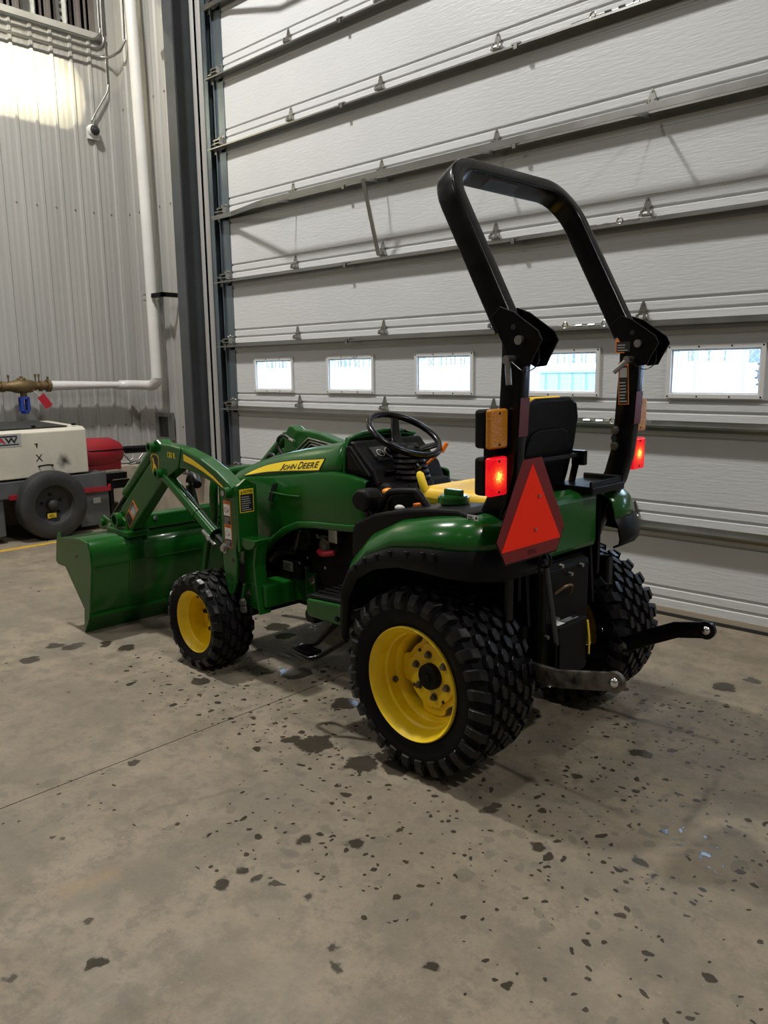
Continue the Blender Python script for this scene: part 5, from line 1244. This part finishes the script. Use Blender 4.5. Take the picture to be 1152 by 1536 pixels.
# hoses
MB().tube(cr([(1.62, .36, .84), (1.70, .33, .88), (1.74, .33, .84), (1.72, .33, .76), (1.69, .33, .70)]), .022, 10).build('hose_bundle', M['hose'], ld, 60)
hz = MB().tube(cr([(1.806, -0.31, 0.912), (1.847, -0.31, 0.955), (1.85, -0.31, 1.0), (1.818, -0.31, 1.024), (1.782, -0.31, 1.027), (1.746, -0.31, 1.013)]), .010, 10).build('hose', M['hose'], ld, 60)
MB().cyl((1.746, -0.31, 1.013), (1.706, -0.31, 1.002), .0085, n=10).build('hose_fitting', M['chrome'], hz, 30)
hz = MB().tube(cr([(1.96, -.30, .85), (1.945, -.30, .89), (1.917, -.30, .913), (1.886, -.30, .914), (1.868, -.30, .902)]), .011, 10).build('hose', M['hose'], ld, 60)
# front guard
MB().tube(cr([(1.86, .20, .34), (1.80, .20, .52), (1.745, .20, .62), (1.73, .20, .80), (1.735, .17, .85), (1.74, .10, .87), (1.74, -.10, .87), (1.735, -.17, .85), (1.73, -.20, .80), (1.745, -.20, .62), (1.80, -.20, .52), (1.86, -.20, .34)]), .022, 12, up=(1, 0, 0)).build('grille_guard', M['green'], ld, 60)
MB().tube([(1.68, .12, .50), (1.70, .12, .80)], .016, 10).tube([(1.68, -.12, .50), (1.70, -.12, .80)], .016, 10).bb(1.62, 1.70, -.19, .19, .44, .80).build('grille', M['black'], ld, 30)
# torque tube between the lower arms
MB().bb(2.175, 2.265, -.40, .40, .545, .622).build('torque_tube', M['green'], ld, 0, bevel=.008)
bolt(ld, (2.17, .30, .60), (-1, 0, .3), .010, .01, 'chrome', 'tube_bolt')
# bucket
bk = empty('bucket'); bk.parent = T
prof = [(2.322, .003), (2.247, .101), (2.205, .26), (2.176, .389), (2.180, .46), (2.205, .512), (2.30, .522), (2.545, .497)]
mb = MB(); th = .010
rows = [[(x, .668, z) for x, z in prof], [(x, -.668, z) for x, z in prof]]
mb.loft(rows); sh_ = mb.build('shell', M['green'], bk, 25, solid=.008)
sidep = [(2.560, .525), (2.575, .52), (2.600, .467), (2.627, .353), (2.600, .338), (2.507, .338), (2.302, .140), (2.326, .006), (2.318, .006), (2.247, .101), (2.176, .389), (2.182, .46), (2.205, .515), (2.30, .524), (2.545, .497)]
for sg in (1, -1):
    MB().prism(sidep, 'y', sg*.668, sg*.678).build('side_plate', M['green'], bk, 0, bevel=.002)
MB().prism([(2.322, .002), (2.334, .002), (2.262, .104), (2.243, .104), (2.244, .096)], 'y', -.67, .67).build('cutting_edge', M['green'], bk, 0)
MB().prism([(2.247, .10), (2.236, .098), (2.232, .112), (2.243, .116)], 'y', -.67, .67).build('edge_seam', M['green'], bk, 0)
for y_ in (.42, -.42):
    MB().prism([(2.243, .104), (2.198, .26), (2.168, .389), (2.172, .46), (2.196, .518), (2.21, .518), (2.188, .46), (2.184, .389), (2.21, .26), (2.255, .104)], 'y', y_-.045, y_+.045).build('back_rib', M['green'], bk, 0, bevel=.003)
MB().sweep([(2.174, .66, .385), (2.174, -.66, .385)], rbox(.006, .006, .002)).build('back_crease', M['green'], bk, 0)
MB().prism([(2.20, .512), (2.30, .522), (2.42, .512), (2.42, .530), (2.30, .545), (2.20, .535)], 'y', -.40, .40).build('top_plate', M['green'], bk, 0, bevel=.006)
for y_ in (.41, -.41):
    MB().bb(2.16, 2.40, y_-.065, y_+.065, .515, .548).build('hook_base', M['green'], bk, 0, bevel=.006)
    for dy in (.038, -.038):
        MB().prism([(2.20, .545), (2.22, .60), (2.26, .62), (2.30, .60), (2.34, .575), (2.44, .585), (2.485, .60), (2.52, .575), (2.545, .53), (2.50, .515), (2.36, .53), (2.34, .545)], 'y', y_+dy-.006, y_+dy+.006).build('hook_plate', M['green'], bk, 0, bevel=.002)
    MB().cyl((2.485, y_-.06, .558), (2.485, y_+.06, .558), .020, n=16).build('hook_pin', M['green'], bk, 30)
    MB().cyl((2.40, y_-.05, .55), (2.40, y_+.05, .55), .014, n=14).build('hook_pin', M['steel'], bk, 30)
MB().cyl((2.345, .679, .425), (2.345, .680, .425), .012, n=5).build('paint_chip', M['brass'], bk, 0)

# thing > part > sub-part, no deeper
for p1 in T.children:
    for p2 in list(p1.children):
        for p3 in list(p2.children): p3.parent = p1
